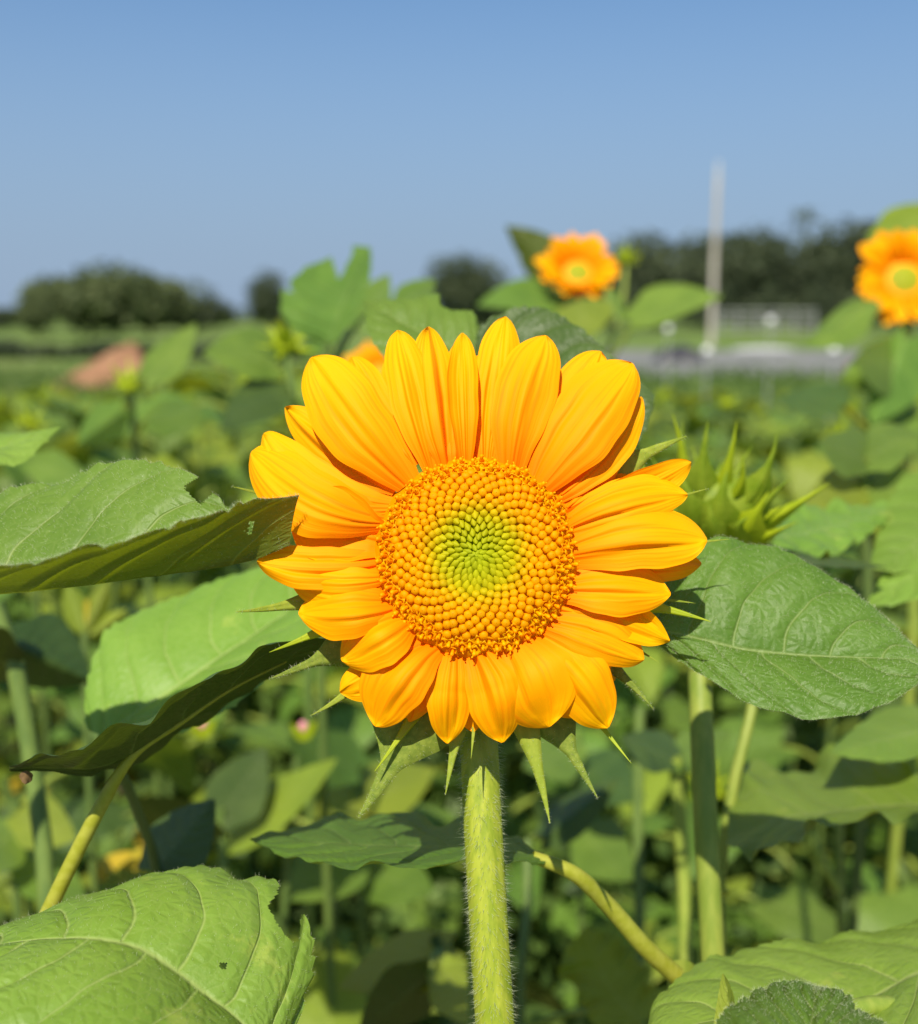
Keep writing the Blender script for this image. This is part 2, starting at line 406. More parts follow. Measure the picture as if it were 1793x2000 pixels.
def ground_mat():
    m, t, out = nt('ground_cover'); g = N(t)
    tc = g.new('ShaderNodeTexCoord')
    far = g.noise(tc.outputs['Object'], 0.12, 4.0)
    fine = g.noise(tc.outputs['Object'], 6.0, 5.0, 0.65)
    grass = g.mix(g.ramp(fine, 0.3, 0.7), (0.10, 0.165, 0.035, 1), (0.17, 0.24, 0.06, 1))
    grass = g.mix(g.math('MULTIPLY', g.ramp(far, 0.45, 0.7), 0.5), grass, (0.24, 0.25, 0.09, 1))
    soil = g.mix(g.ramp(fine, 0.35, 0.65), (0.16, 0.10, 0.075, 1), (0.30, 0.20, 0.16, 1))
    sep = g.new('ShaderNodeSeparateXYZ'); t.links.new(tc.outputs['Object'], sep.inputs[0])
    near = g.math('SUBTRACT', 1.0, g.ramp(sep.outputs[1], 9.0, 15.0))
    sm = g.math('MULTIPLY', near, g.ramp(g.noise(tc.outputs['Object'], 0.9, 3.0), 0.42, 0.56))
    c = g.mix(sm, grass, soil)
    bs = g.new('ShaderNodeBsdfPrincipled'); t.links.new(c, bs.inputs['Base Color'])
    bs.inputs['Roughness'].default_value = 0.95; bs.inputs['Specular IOR Level'].default_value = 0.1
    bp = g.new('ShaderNodeBump'); bp.inputs['Distance'].default_value = 0.05; bp.inputs['Strength'].default_value = 0.8
    t.links.new(fine, bp.inputs['Height']); t.links.new(bp.outputs[0], bs.inputs['Normal'])
    t.links.new(bs.outputs[0], out.inputs[0])
    return m
M['ground'] = ground_mat()

# ------------------------------------------------------------------ leaves
def vein_cells(s, t, n=VEIN_N):
    ta = np.abs(t)
    q = (s - VEIN_A * ta + VEIN_B * ta * ta) * n + 0.42 * (t > 0)
    f = q - np.floor(q)
    return np.minimum(f, 1 - f)

def pip(pts, poly):
    x, y = pts[:, 0], pts[:, 1]; inside = np.zeros(len(pts), bool); n = len(poly)
    for i in range(n):
        x1, y1 = poly[i]; x2, y2 = poly[(i + 1) % n]
        c = ((y1 > y) != (y2 > y)) & (x < (x2 - x1) * (y - y1) / (y2 - y1 + 1e-12) + x1)
        inside ^= c
    return inside

def leaf_arrays(L, Mi, R, ns, ntv, bulge=0.0, relief=0.0008, ruffle=0.0, rk=5, serr=0.0, teeth=20, seed=0, up=1):
    """leaf surface spanned by left margin, midrib and right margin (world points, base to tip)"""
    r = np.random.default_rng(seed)
    L, Mi, R = (cr(c, ns) for c in (L, Mi, R))
    t = np.linspace(-1, 1, ntv)
    t = np.sign(t) * np.abs(t) ** 0.85
    s = np.linspace(0, 1, ns)
    T = np.broadcast_to(t[None, :], (ns, ntv)); S = np.broadcast_to(s[:, None], (ns, ntv))
    a = np.abs(T)[..., None]
    side = np.where((T < 0)[..., None], L[:, None, :], R[:, None, :])
    V = Mi[:, None, :] * (1 - a) + side * a
    ds = np.gradient(V, axis=0); dt = np.gradient(V, axis=1)
    nrm = np.cross(ds, dt); nrm /= (np.linalg.norm(nrm, axis=2)[..., None] + 1e-12)
    if (nrm[..., 2].mean() < 0) == (up > 0): nrm = -nrm; flip = True
    else: flip = False
    wid = np.linalg.norm(side - Mi[:, None, :], axis=2)
    h = bulge * 4 * np.abs(T) * (1 - np.abs(T)) * np.clip(wid / (wid.max() + 1e-9), 0, 1)
    h = h + relief * (np.clip(vein_cells(S, T) / 0.22, 0, 1) ** 0.7 - 0.6) * np.clip(np.abs(T) * 8, 0, 1) * np.clip((1 - S) * 6, 0, 1)
    ph = r.uniform(0, 6.28, 4)
    h = h + ruffle * np.abs(T) ** 2 * (np.sin(2 * math.pi * rk * S + ph[0] + 2.0 * (T > 0)) + 0.6 * np.sin(2 * math.pi * rk * 1.7 * S + ph[1])) * np.clip(wid / (wid.max() + 1e-9), 0, 1)
    V = V + nrm * h[..., None]
    if serr > 0:
        k = S * teeth + 0.3 * np.sin(S * 37 + ph[2])
        saw = (k - np.floor(k)); saw = np.where(saw < 0.75, saw / 0.75, (1 - saw) / 0.25)
        outd = side - Mi[:, None, :]; outd = outd / (np.linalg.norm(outd, axis=2)[..., None] + 1e-9)
        V = V + outd * (serr * (saw - 0.4) * np.abs(T) ** 10 * np.clip((1 - S) * 8, 0, 1))[..., None]
    faces = grid_faces(ns, ntv)
    if flip: faces = faces[:, ::-1]
    uv = np.stack([S, (T + 1) / 2], -1).reshape(-1, 2)
    return V.reshape(-1, 3), faces, uv

LEAVES, STEMS = [], {}
def leaf(name, parent, L, Mi, R, mat, ns=60, ntv=40, bites=(), label=None, hair=0, thick=0.0, **kw):
    cv = [[P(*p) for p in c] for c in (L, Mi, R)]
    V, faces, uv = leaf_arrays(*cv, ns, ntv, **kw)
    if bites:
        c = project(V[faces].mean(1)); keep = np.ones(len(faces), bool)
        for b in bites:
            keep &= ~pip(c + rng.normal(size=c.shape) * 0.6, b)
        faces = faces[keep]
    o = obj(name, mesh_np(name, V, faces, uv), M[mat], parent)
    if name == 'leaf': LEAVES.append((o, parent, np.array(cv[1][0])))
    if label: o['label'] = label
    if hair:
        ed = np.r_[np.arange(ns) * ntv, np.arange(ns) * ntv + ntv - 1]
        used = np.zeros(len(V), bool); used[faces.ravel()] = True
        surf_hairs('leaf_hair', o, hair, 0.0006, 0.0016, M['hair'], rad=0.00005, only_edge=ed[used[ed]], both=True)
        surf_hairs('surface_hair', o, hair * 3, 0.0006, 0.0014, M['hair'], rad=0.00005, only_edge=np.nonzero(used)[0])
    return o

def prof(s, kind):
    if kind == 'heart':
        a = np.clip(s / 0.30, 0, 1); up_ = 0.42 + 0.58 * np.sin(a * math.pi / 2)
        b = np.clip((s - 0.30) / 0.70, 0, 1); dn = (1 - b ** 1.7) ** 0.95
        return np.where(s < 0.30, up_, dn)
    if kind == 'oval':
        return np.clip(np.sin(np.clip(s, 0, 1) ** 0.8 * math.pi), 0, 1) ** 0.75
    if kind == 'bract':
        a = 1 - np.clip((s - 0.05) / 0.55, 0, 1) * 0.74
        return np.clip(a * (1 - np.clip((s - 0.6) / 0.4, 0, 1) * 0.93), 0.0, 1) * (0.75 + 0.25 * np.clip(s / 0.15, 0, 1))
    if kind == 'ovate':
        a = 0.8 + 0.2 * np.sin(np.clip(s / .3, 0, 1) * math.pi / 2)
        nar = 1 - np.clip((s - .36) / .24, 0, 1) ** 1.1 * .74
        return np.where(s < .36, a, nar * (1 - np.clip((s - .6) / .4, 0, 1) * .93))
    if kind == 'spear':
        return np.clip((1 - s) ** 0.9 * (0.55 + 2.2 * s * (1 - s)), 0, 1)

def qleaf(name, parent, base, tip, wl, wr, dl=0.0, dr=0.0, bend=0.0, dbend=0.0, kind='heart', mat='leaf_mid', ns=34, ntv=21, **kw):
    """leaf from base to tip (px, py, depth); wl/wr half widths in px left and right of that axis, dl/dr depth of those margins"""
    s = np.linspace(0, 1, 12)
    B, T = np.array(base, float), np.array(tip, float)
    ax = T[:2] - B[:2]; ln = np.linalg.norm(ax); ax = ax / ln; nl = np.array([ax[1], -ax[0]])
    mid = B[None] * (1 - s[:, None]) + T[None] * s[:, None]
    mid[:, :2] += nl[None] * (bend * 4 * s * (1 - s))[:, None]
    mid[:, 2] += dbend * 4 * s * (1 - s)
    f = prof(s, kind)
    Lc, Rc = mid.copy(), mid.copy()
    Lc[:, :2] += nl * (wl * f)[:, None]; Lc[:, 2] += dl * f
    Rc[:, :2] -= nl * (wr * f)[:, None]; Rc[:, 2] += dr * f
    if kind == 'heart':
        Lc[0, :2] -= ax * ln * 0.10; Rc[0, :2] -= ax * ln * 0.10
    return leaf(name, parent, Lc, mid, Rc, mat, ns=ns, ntv=ntv, **kw)

def stem(parent, pts, rad, mat='stem_back', name='stem', ground=True, sides=12, n=26, drift=(0.0, 0.0), wob=0.0):
    p = [P(*q) for q in pts]
    if ground:
        e = p[-1]; p += [np.array([e[0] + drift[0] * 0.5, e[1] + drift[1] * 0.5, e[2] * 0.5]), np.array([e[0] + drift[0], e[1] + drift[1], -0.02])]
    STEMS.setdefault(parent.name, []).append((cr(p, 80), rad))
    r = np.full(len(p), rad)
    if ground: r[-2:] = (rad * 1.12, rad * 1.25)
    return tube(name, p, r, M[mat], parent, sides, n, wob)

def ground_at(px, py, d):
    q = P(px, py, d); return (q[0], q[1], 0.0)

# ================================================================== SETTING
def sheet(name, x0, x1, y0, y1, z, mat, label=None, n=2, amp=0.0):
    xs = np.linspace(x0, x1, n); ys = np.linspace(y0, y1, n)
    X, Y = np.meshgrid(xs, ys, indexing='ij')
    Z = np.full_like(X, z) + (rng.normal(size=X.shape) * amp if amp else 0)
    me = mesh_np(name, np.stack([X, Y, Z], -1).reshape(-1, 3), grid_faces(n, n))
    o = obj(name, me, M[mat]); o['kind'] = 'structure'
    return o
sheet('ground', -900, 900, -60, 1800, 0.0, 'ground')
# pale gravel lot beyond the field on the right
gx0, gx1 = 5.0, 34.0
me = mesh_np('gravel_lot', [[1.0, 26.5, .004], [60, 25, .004], [80, 44, .004], [2.0, 46, .004]], [[0, 1, 2, 3]])
o = obj('gravel_lot', me, M['gravel']); o['kind'] = 'structure'

# ------------------------------------------------------------------ far trees
def foliage(center, radii, n, size, seed, lobes=9, flat=0.0):
    """leaf clumps spread through a lumpy crown: returns quads"""
    r = np.random.default_rng(seed)
    lc = r.normal(size=(lobes, 3)); lc /= np.linalg.norm(lc, axis=1)[:, None]
    lc *= r.uniform(0.35, 0.72, (lobes, 1)); lc[:, 2] = lc[:, 2] * 0.9
    lr = r.uniform(0.32, 0.52, lobes)
    k = r.integers(0, lobes, n)
    d = r.normal(size=(n, 3)); d /= np.linalg.norm(d, axis=1)[:, None]
    pos = lc[k] + d * (lr[k] * r.uniform(0.55, 1.05, n) ** 0.6)[:, None]
    pos = pos * np.asarray(radii) + np.asarray(center)
    nn = d + r.normal(size=(n, 3)) * 0.7; nn /= np.linalg.norm(nn, axis=1)[:, None]
    a = np.cross(nn, r.normal(size=(n, 3))); a /= np.linalg.norm(a, axis=1)[:, None]
    b = np.cross(nn, a)
    sz = size * r.uniform(0.6, 1.4, (n, 1))
    v = np.stack([pos - a * sz, pos + b * sz * 0.6, pos + a * sz, pos - b * sz * 0.6], 1).reshape(-1, 3)
    f = np.arange(n * 4).reshape(-1, 4)
    return v, f

def tree(label, px, wpx, top, dist, seed, mat='crown', group='trees along the far edge of the field', trunk=True, n=5200, base_frac=0.0):
    x = (px - W / 2) / F * dist * .985
    ztop = CAM_Z + (615 - top + 14) / F * dist
    rw = wpx / F * dist / 2 * 1.22
    T = thing('tree' if trunk else 'shrub', label, 'tree' if trunk else 'shrub', (x, dist, 0), group)
    zc = ztop * (0.5 + base_frac / 2); rz = ztop * (0.5 - base_frac / 2)
    v, f = foliage((x, dist, zc), (rw * 1.12, rw * 0.9, rz * 1.02), n, max(0.10, 0.055 * max(rw, rz)), seed, lobes=26)
    obj('crown', mesh_np('crown', v, f, smooth=False), M[mat], T)
    r = random.Random(seed)
    tube('trunk', [(x, dist, -0.05), (x + 0.05 * rw, dist, zc * 0.5), (x, dist, zc * 1.1)], [0.05 * ztop * 0.6, 0.04 * ztop * 0.6, 0.02 * ztop * 0.4], M['bark'], T, 8, 8)
    for k in range(3):
        a = r.uniform(0, 6.28)
        tube('limb', [(x, dist, zc * 0.6), (x + rw * .4 * math.cos(a), dist + rw * .4 * math.sin(a), zc), (x + rw * .7 * math.cos(a), dist + rw * .6 * math.sin(a), zc * 1.25)],
             [0.02 * ztop, 0.014 * ztop, 0.006 * ztop], M['bark'], T, 6, 6)
    return T

tree('broad rounded green tree, tallest of the clump at the left edge', 175, 235, 528, 80, 1, 'crown_light')
tree('darker tree on the right shoulder of the left clump', 290, 170, 544, 84, 2, 'crown_light')
tree('low dark tree at the right end of the left clump', 385, 120, 590, 86, 3)
tree('small pale green tree at the left end of the left clump', 70, 80, 572, 76, 4, 'crown_light')
tree('dark slender tree beside the upright torn leaf', 530, 75, 548, 92, 5)
tree('distant low dark tree at the far left edge of the picture', -15, 110, 612, 110, 14)
tree('dark rounded tree above the main flower', 905, 120, 508, 95, 6)
tree('dark tree just right of the raised back flower', 1285, 185, 458, 100, 7)
tree('dark tree directly behind the pale pole', 1385, 185, 462, 104, 8)
tree('dark tree right of the pale pole with sky gaps beneath', 1475, 175, 466, 98, 9)
tree('tall narrow dark tree in the right-hand row', 1575, 150, 442, 100, 10)
tree('wide dark tree at the right end of the row', 1650, 140, 436, 102, 11)
tree('dark tree behind the flower at the right edge', 1745, 150, 470, 104, 12)
tree('dark tree hidden mostly behind the raised back flower', 1120, 190, 520, 108, 13)
tree('dark low tree left of the raised back flower', 1010, 130, 560, 108, 15)
# hedge under the trees
def hedge(label, px0, px1, top, dist, seed, mat):
    x0, x1 = (px0 - W / 2) / F * dist, (px1 - W / 2) / F * dist
    zt = CAM_Z + (615 - top) / F * dist
    r = np.random.default_rng(seed)
    n = int(5000 + 900 * max(0, (x1 - x0) - 10) / 4)
    X = r.uniform(x0, x1, n); wob = 0.8 + 0.2 * np.sin(X * 1.7 + seed) + 0.1 * np.sin(X * 4.1)
    Z = zt * r.uniform(0.05, 1.0, n) ** 0.6 * wob
    Y = dist + r.normal(size=n) * 0.5
    pos = np.stack([X, Y, Z], 1)
    nn = r.normal(size=(n, 3)); nn[:, 1] -= 0.6; nn[:, 2] += 0.5; nn /= np.linalg.norm(nn, axis=1)[:, None]
    a = np.cross(nn, r.normal(size=(n, 3))); a /= np.linalg.norm(a, axis=1)[:, None]; b = np.cross(nn, a)
    sz = 0.16 * r.uniform(0.6, 1.4, (n, 1))
    v = np.stack([pos - a * sz, pos + b * sz * .6, pos + a * sz, pos - b * sz * .6], 1).reshape(-1, 3)
    o = obj('hedge', mesh_np('hedge', v, np.arange(n * 4).reshape(-1, 4), smooth=False), M[mat])
    return tag(o, label, 'hedge')
hedge('low dark green hedge under the clump of trees at left', -700, 620, 668, 37, 21, 'crown')
hedge('low green hedge under the row of trees at right', 1180, 1900, 560, 92, 22, 'crown')
hedge('low dark hedge behind the main flower', 560, 1180, 600, 96, 23, 'crown')

# pale wooden pole
def pole():
    d = 52.0; x = (1391 - W / 2) / F * d * .985
    ztop = CAM_Z + (615 - 330) / F * d
    T = thing('utility_pole', 'tall pale weathered wooden pole standing before the dark trees', 'pole', (x, d, 0))
    tube('shaft', [(x, d, -0.3), (x, d, ztop * .5), (x + 0.02, d, ztop * 0.93)], [0.135, 0.125, 0.115], M['pole'], T, 16, 12)
    tube('cap', [(x + 0.02, d, ztop * 0.925), (x + 0.02, d, ztop)], [0.11, 0.06], M['galv'], T, 14, 4)
    tube('collar', [(x + 0.02, d, ztop * 0.905), (x + 0.02, d, ztop * 0.925)], [0.13, 0.13], M['galv'], T, 16, 3)
pole()

# thin posts with round white caps
def uvsphere(c, r, nu=14, nv=10):
    th = np.linspace(0, math.pi, nv); ph = np.linspace(0, 2 * math.pi, nu)
    A, B = np.meshgrid(th, ph, indexing='ij')
    v = np.stack([np.sin(A) * np.cos(B), np.sin(A) * np.sin(B), np.cos(A)], -1) * r + np.asarray(c)
    return v.reshape(-1, 3), grid_faces(nv, nu)
for (px, py, d, lb) in ((1305, 643, 13.0, 'thin grey post with round white cap left of the pale pole'),
                        (1505, 627, 12.0, 'thin grey post with round white cap, the tallest right of the pole'),
                        (1381, 686, 10.5, 'short grey post with round cream cap at the foot of the pole'),
                        (1628, 684, 11.0, 'thin grey post with round white cap beside the right-hand flower')):
    q = P(px, py, d)
    T = thing('fence_post', lb, 'post', (q[0], q[1], 0), 'posts with round caps')
    tube('post', [(q[0], q[1], -0.1), (q[0], q[1], q[2] - 0.03)], [0.006, 0.006], M['galv'], T, 8, 4)
    v, f = uvsphere(q, 0.042); obj('cap', mesh_np('cap', v, f), M['white'], T)

# pale rail fence beyond the lot
def fence():
    d = 78.0
    x0, x1 = (1405 - W / 2) / F * d * .985, (1590 - W / 2) / F * d * .985
    T = thing('rail_fence', 'pale grey rail fence on the grass before the trees', 'fence', ((x0 + x1) / 2, d, 0))
    n = 6
    for k in range(n):
        x = x0 + (x1 - x0) * k / (n - 1)
        tube('post', [(x, d, -0.1), (x, d, 1.75)], [0.07, 0.07], M['rail'], T, 8, 3)
    for k, z in enumerate((0.35, 0.8, 1.25, 1.68)):
        tube('rail', [(x0 - .2, d - 0.09, z), ((x0 + x1) / 2, d - .09, z), (x1 + .2, d - .09, z)], [0.06] * 3, M['rail'], T, 6, 4)
fence()

# orange-brown mound of soil
def mound():
    d = 23.0; x = (208 - W / 2) / F * d * .985
    n = 60; g = np.linspace(-1, 1, n)
    X, Y = np.meshgrid(g, g, indexing='ij')
    R = np.sqrt(X ** 2 + Y ** 2)
    Z = np.clip(1 - R ** 1.7, 0, 1) ** 1.2
    nz = sum(np.sin(X * a + p) * np.sin(Y * b + q) / c for a, b, p, q, c in ((5, 6, 1, 2, 9), (11, 9, 0, 1, 16), (23, 19, 2, 0, 30)))
    Z = Z * (1 + nz) + nz * 0.06 * (R < 1)
    Xs = X + 0.3 * Z
    v = np.stack([x + Xs * 1.15, d + Y * 1.0, Z * 0.78 - 0.03], -1).reshape(-1, 3)
    o = obj('soil_mound', mesh_np('soil_mound', v, grid_faces(n, n)), M['soilmound'])
    tag(o, 'heap of orange-brown soil on the grass at left', 'soil heap')
mound()

# dark covered heap and pale kerb stone on the gravel
def low_heap(px, py, d, w, h, dep, mat, name, label, cat, seed):
    n = 16; g = np.linspace(-1, 1, n); X, Y = np.meshgrid(g, g, indexing='ij')
    Z = (1 - np.abs(X) ** 4) * (1 - np.abs(Y) ** 4)
    Z = Z * (1 + 0.18 * np.sin(X * 5 + seed) * np.cos(Y * 4))
    q = P(px, py, d)
    v = np.stack([q[0] + X * w / 2, q[1] + Y * dep / 2, Z * h], -1).reshape(-1, 3)
    tag(obj(name, mesh_np(name, v, grid_faces(n, n)), M[mat]), label, cat)
low_heap(1325, 706, 34, 1.5, 0.45, 1.0, 'tarp', 'covered_heap', 'low black covered heap on the grey gravel lot', 'heap', 1)
low_heap(1490, 690, 45, 2.6, 0.12, 0.3, 'galv', 'concrete_kerb', 'long pale concrete block along the edge of the gravel lot', 'kerb', 2)
low_heap(1688, 716, 26, 0.8, 0.4, 0.8, 'soilmound', 'rubble_heap', 'small pale brown heap on the gravel by the right-hand flower', 'heap', 3)

# ------------------------------------------------------------------ shared meshes for the plants of the field
def blade_mesh(name, seed, length=1.0, width=0.42, droop=0.35, fold=0.25, ns=18, ntv=11, twist=0.0):
    r = np.random.default_rng(seed)
    s = np.linspace(0, 1, 10)
    mid = np.stack([s * length * (1 - 0.25 * droop * s), 0.06 * np.sin(s * 3 + seed) * s, -droop * length * s ** 1.8 + 0.10 * np.sin(s * math.pi)], 1)
    f = prof(s, 'heart') * width
    tw = twist * s
    Lc, Rc = mid.copy(), mid.copy()
    for C, sg in ((Lc, 1), (Rc, -1)):
        C[:, 1] += sg * f * np.cos(tw) * 0.96; C[:, 2] += f * (fold + sg * np.sin(tw))
    Lc[0, 0] -= 0.10; Rc[0, 0] -= 0.10
    V, faces, uv = leaf_arrays(Lc, mid, Rc, ns, ntv, bulge=0.03, relief=0.012, ruffle=0.02, rk=3, serr=0.03, teeth=10, seed=seed)
    return mesh_np(name, V, faces, uv)
BLADES = [blade_mesh('leaf_blade', 10 + k, width=random.uniform(.34, .46), droop=random.uniform(.1, .6), fold=random.uniform(-.05, .4), twist=random.uniform(-.4, .4)) for k in range(7)]
def variant(me, mat):
    c = me.copy(); c.materials.clear(); c.materials.append(M[mat]); return c
BLADE_SETS = {k: [variant(b, k) for b in BLADES] for k in ('leaf_mid', 'leaf_lime', 'leaf_dark', 'leaf_yellow', 'leaf_pale')}
v, q, uv = tube_arrays(cr([(0, 0, 0), (.35, 0, .12), (.7, 0, .12), (1, 0, .02)], 8), np.linspace(.045, .03, 8), 6)
PETIOLE = mesh_np('petiole', v, q, uv); PETIOLE.materials.append(M['stem_back'])
v, q, uv = tube_arrays(cr([(0, 0, -0.02), (.01, .008, .35), (-.008, -.005, .7), (0, 0, 1)], 9), np.linspace(.0055, .0038, 9), 8)
STEM = mesh_np('stem', v, q, uv); STEM.materials.append(M['stem_dark'])

def spear_mesh(name, length=1.0, width=0.16, curl=0.35, ns=12, ntv=5):
    s = np.linspace(0, 1, 9)
    mid = np.stack([s * length, 0 * s, curl * length * s ** 2], 1); f = prof(s, 'bract') * width
    Lc, Rc = mid.copy(), mid.copy(); Lc[:, 1] += f; Rc[:, 1] -= f; Lc[:, 2] += f * .4; Rc[:, 2] += f * .4
    V, faces, uv = leaf_arrays(Lc, mid, Rc, ns, ntv, relief=0, seed=3)
    return mesh_np(name, V, faces, uv)
SPEAR = [spear_mesh('bract', 1.0, w, c) for w, c in ((.24, .5), (.20, .2), (.28, .75))]
SPEAR_SETS = {k: [variant(b, k) for b in SPEAR] for k in ('bract_lime', 'bract_dark', 'bract')}

def petal_mesh(name, seed, ns=16, ntv=9):
    r = np.random.default_rng(seed)
    s = np.linspace(0, 1, ns); t = np.linspace(-1, 1, ntv)
    S, T = np.meshgrid(s, t, indexing='ij')
    w = 0.23 * (0.42 + 0.58 * np.sin(np.clip(S / .55, 0, 1) * math.pi / 2)) * np.where(S > .55, np.clip(1 - ((S - .55) / .45) ** 2.4, 0, 1) ** .8, 1)
    X = S; Y = T * w + 0.05 * r.normal() * S ** 2
    Z = 0.10 * np.sin(S * math.pi) * r.uniform(.3, 1) + 0.25 * (T * w) ** 2 / .27 - 0.10 * S ** 2 * r.uniform(-1, 1) + 0.012 * np.cos(T * 9)
    uv = np.stack([S, (T + 1) / 2], -1).reshape(-1, 2)
    me = mesh_np(name, np.stack([X, Y, Z], -1).reshape(-1, 3), grid_faces(ns, ntv), uv); me.materials.append(M['petal'])
    return me
PETALS = [petal_mesh('petal', k) for k in range(5)]

def frame(origin, normal, spin=0.0):
    n = Vector(normal).normalized()
    x = Vector((0, 0, 1)).cross(n)
    if x.length < 1e-4: x = Vector((1, 0, 0))
    x.normalize(); y = n.cross(x)
    m = Matrix((x, y, n)).transposed().to_4x4()
    return Matrix.Translation(Vector(origin)) @ m @ Matrix.Rotation(spin, 4, 'Z')

def back_head(T, origin, normal, rd, pl, n, cup, seed, layers=2):
    """an open flower seen from some way off: disc, petals, bracts; origin in the thing's own coordinates"""
    r = random.Random(seed)
    Fm = frame(origin, normal)
    nn = 13
    rr = np.linspace(0, 1, nn); ph = np.linspace(0, 2 * math.pi, 25)
    A, B = np.meshgrid(rr, ph, indexing='ij')
    Z = 0.22 * (1 - A ** 2) * (1 + 0.12 * np.sin(A * 40 + B * 8))
    v = np.stack([A * np.cos(B), A * np.sin(B), Z], -1).reshape(-1, 3) * rd
    dm = mesh_np('disc', v, grid_faces(nn, 25)); child('disc', dm, M['disc_far'], T, Fm)
    A2, B2 = np.meshgrid(np.linspace(0, .78, 7), ph, indexing='ij')
    v = np.stack([A2 * np.cos(B2), A2 * np.sin(B2), 0.23 * (1 - A2 ** 2) + 0.03 * (1 - (A2 / .78) ** 2)], -1).reshape(-1, 3) * rd
    child('disc_center', mesh_np('disc_center', v, grid_faces(7, 25)), M['disc_green'], T, Fm)
    for L in range(layers):
        for k in range(n):
            a = 2 * math.pi * (k + .5 * L) / n + r.uniform(-.07, .07)
            m = Fm @ Matrix.Rotation(a, 4, 'Z') @ Matrix.Translation((rd * .92, 0, -rd * .06 * L)) @ Matrix.Rotation(-(cup - .18 * L + r.uniform(-.25, .25)), 4, 'Y') \
                @ Matrix.Rotation(r.uniform(-.25, .25), 4, 'X') @ Matrix.Scale(pl * r.uniform(.74, 1.14), 4)
            child('petal', r.choice(PETALS), None, T, m)
    for k in range(16):
        a = 2 * math.pi * k / 16 + r.uniform(-.1, .1)
        m = Fm @ Matrix.Rotation(a, 4, 'Z') @ Matrix.Translation((rd * .7, 0, -rd * .3)) @ Matrix.Rotation(-(cup - .5), 4, 'Y') @ Matrix.Scale(pl * r.uniform(.7, .95), 4)
        child('bract', r.choice(SPEAR_SETS['bract_dark']), None, T, m)
    # green cup under the head
    A3, B3 = np.meshgrid(np.linspace(0.2, 1, 6), ph, indexing='ij')
    v = np.stack([A3 * np.cos(B3), A3 * np.sin(B3), -0.55 * (1 - A3 ** 2) - .04], -1).reshape(-1, 3) * rd
    child('receptacle', mesh_np('receptacle', v, grid_faces(6, 25)), M['bract_dark'], T, Fm)

def bud(T, origin, normal, rad, seed, n=18, mat='bract_lime', name='bud'):
    """closed green bud: a ball with pointed bracts as its sub-parts"""
    r = random.Random(seed)
    Fm = frame(origin, normal)
    v, f = uvsphere((0, 0, 0), rad * .62); v[:, 2] *= 0.8
    b = child(name, mesh_np(name, v, f), M[mat], T, Fm)
    for k in range(n):
        lay = k / n
        a = k * 2.39996 + r.uniform(-.2, .2)
        el = -0.25 + 1.25 * lay + r.uniform(-.15, .15)
        m = Matrix.Rotation(a, 4, 'Z') @ Matrix.Translation((rad * .45 * (1 - .5 * lay), 0, rad * (-.25 + .5 * lay))) @ Matrix.Rotation(-el, 4, 'Y') @ Matrix.Scale(rad * r.uniform(1.0, 1.5), 4)
        child('bract', r.choice(SPEAR_SETS[mat if mat in SPEAR_SETS else 'bract_lime']), None, b, m)
    return b

# ------------------------------------------------------------------ plants of the field behind
def rel(T, p): return Vector([float(p[k]) - T.location[k] for k in range(3)])

def field_plant(x, y, h, seed, label, group, nleaf, petioles, lime=0.25, budp=0.3, size=(.10, .17)):
    r = random.Random(seed)
    T = thing('sunflower_plant', label, 'plant', (x, y, 0), group, r.uniform(0, 6.28))
    lean = Matrix.Rotation(r.uniform(-.08, .08), 4, 'X') @ Matrix.Rotation(r.uniform(-.08, .08), 4, 'Y')
    child('stem', STEM, None, T, lean @ Matrix.Diagonal((1, 1, h, 1)))
    for k in range(nleaf):
        u = (k + .7) / nleaf
        z = h * (0.16 + 0.82 * u)
        a = k * 2.4 + r.uniform(-.35, .35)
        sz = r.uniform(*size) * (1.12 - .45 * u)
        pl = sz * r.uniform(.45, .8)
        pit = r.uniform(.1, .7) - .1
        R = lean @ Matrix.Translation((0, 0, z)) @ Matrix.Rotation(a, 4, 'Z') @ Matrix.Rotation(-pit, 4, 'Y')
        mk = 'leaf_lime' if r.random() < lime else ('leaf_yellow' if u < .3 and r.random() < .10 else ('leaf_dark' if r.random() < .15 and h < 1.15 and petioles else 'leaf_mid'))
        bl = r.choice(BLADE_SETS[mk])
        Mb = R @ Matrix.Translation((pl, 0, .02 * pl)) @ Matrix.Rotation(pit + r.uniform(-.1, .5), 4, 'Y') @ Matrix.Rotation(r.uniform(-.5, .5), 4, 'X') @ Matrix.Scale(sz, 4)
        lf = child('leaf', bl, None, T, Mb)
        if petioles:
            pt = child('petiole', PETIOLE, None, lf, Mb.inverted() @ R @ Matrix.Scale(pl * 1.02, 4))
    if r.random() < budp:
        bud(T, lean @ Vector((0, 0, h + .012)), lean @ Vector((r.uniform(-.4, .4), r.uniform(-.4, .4), 1)), r.uniform(.018, .028), seed, n=12)
    return T

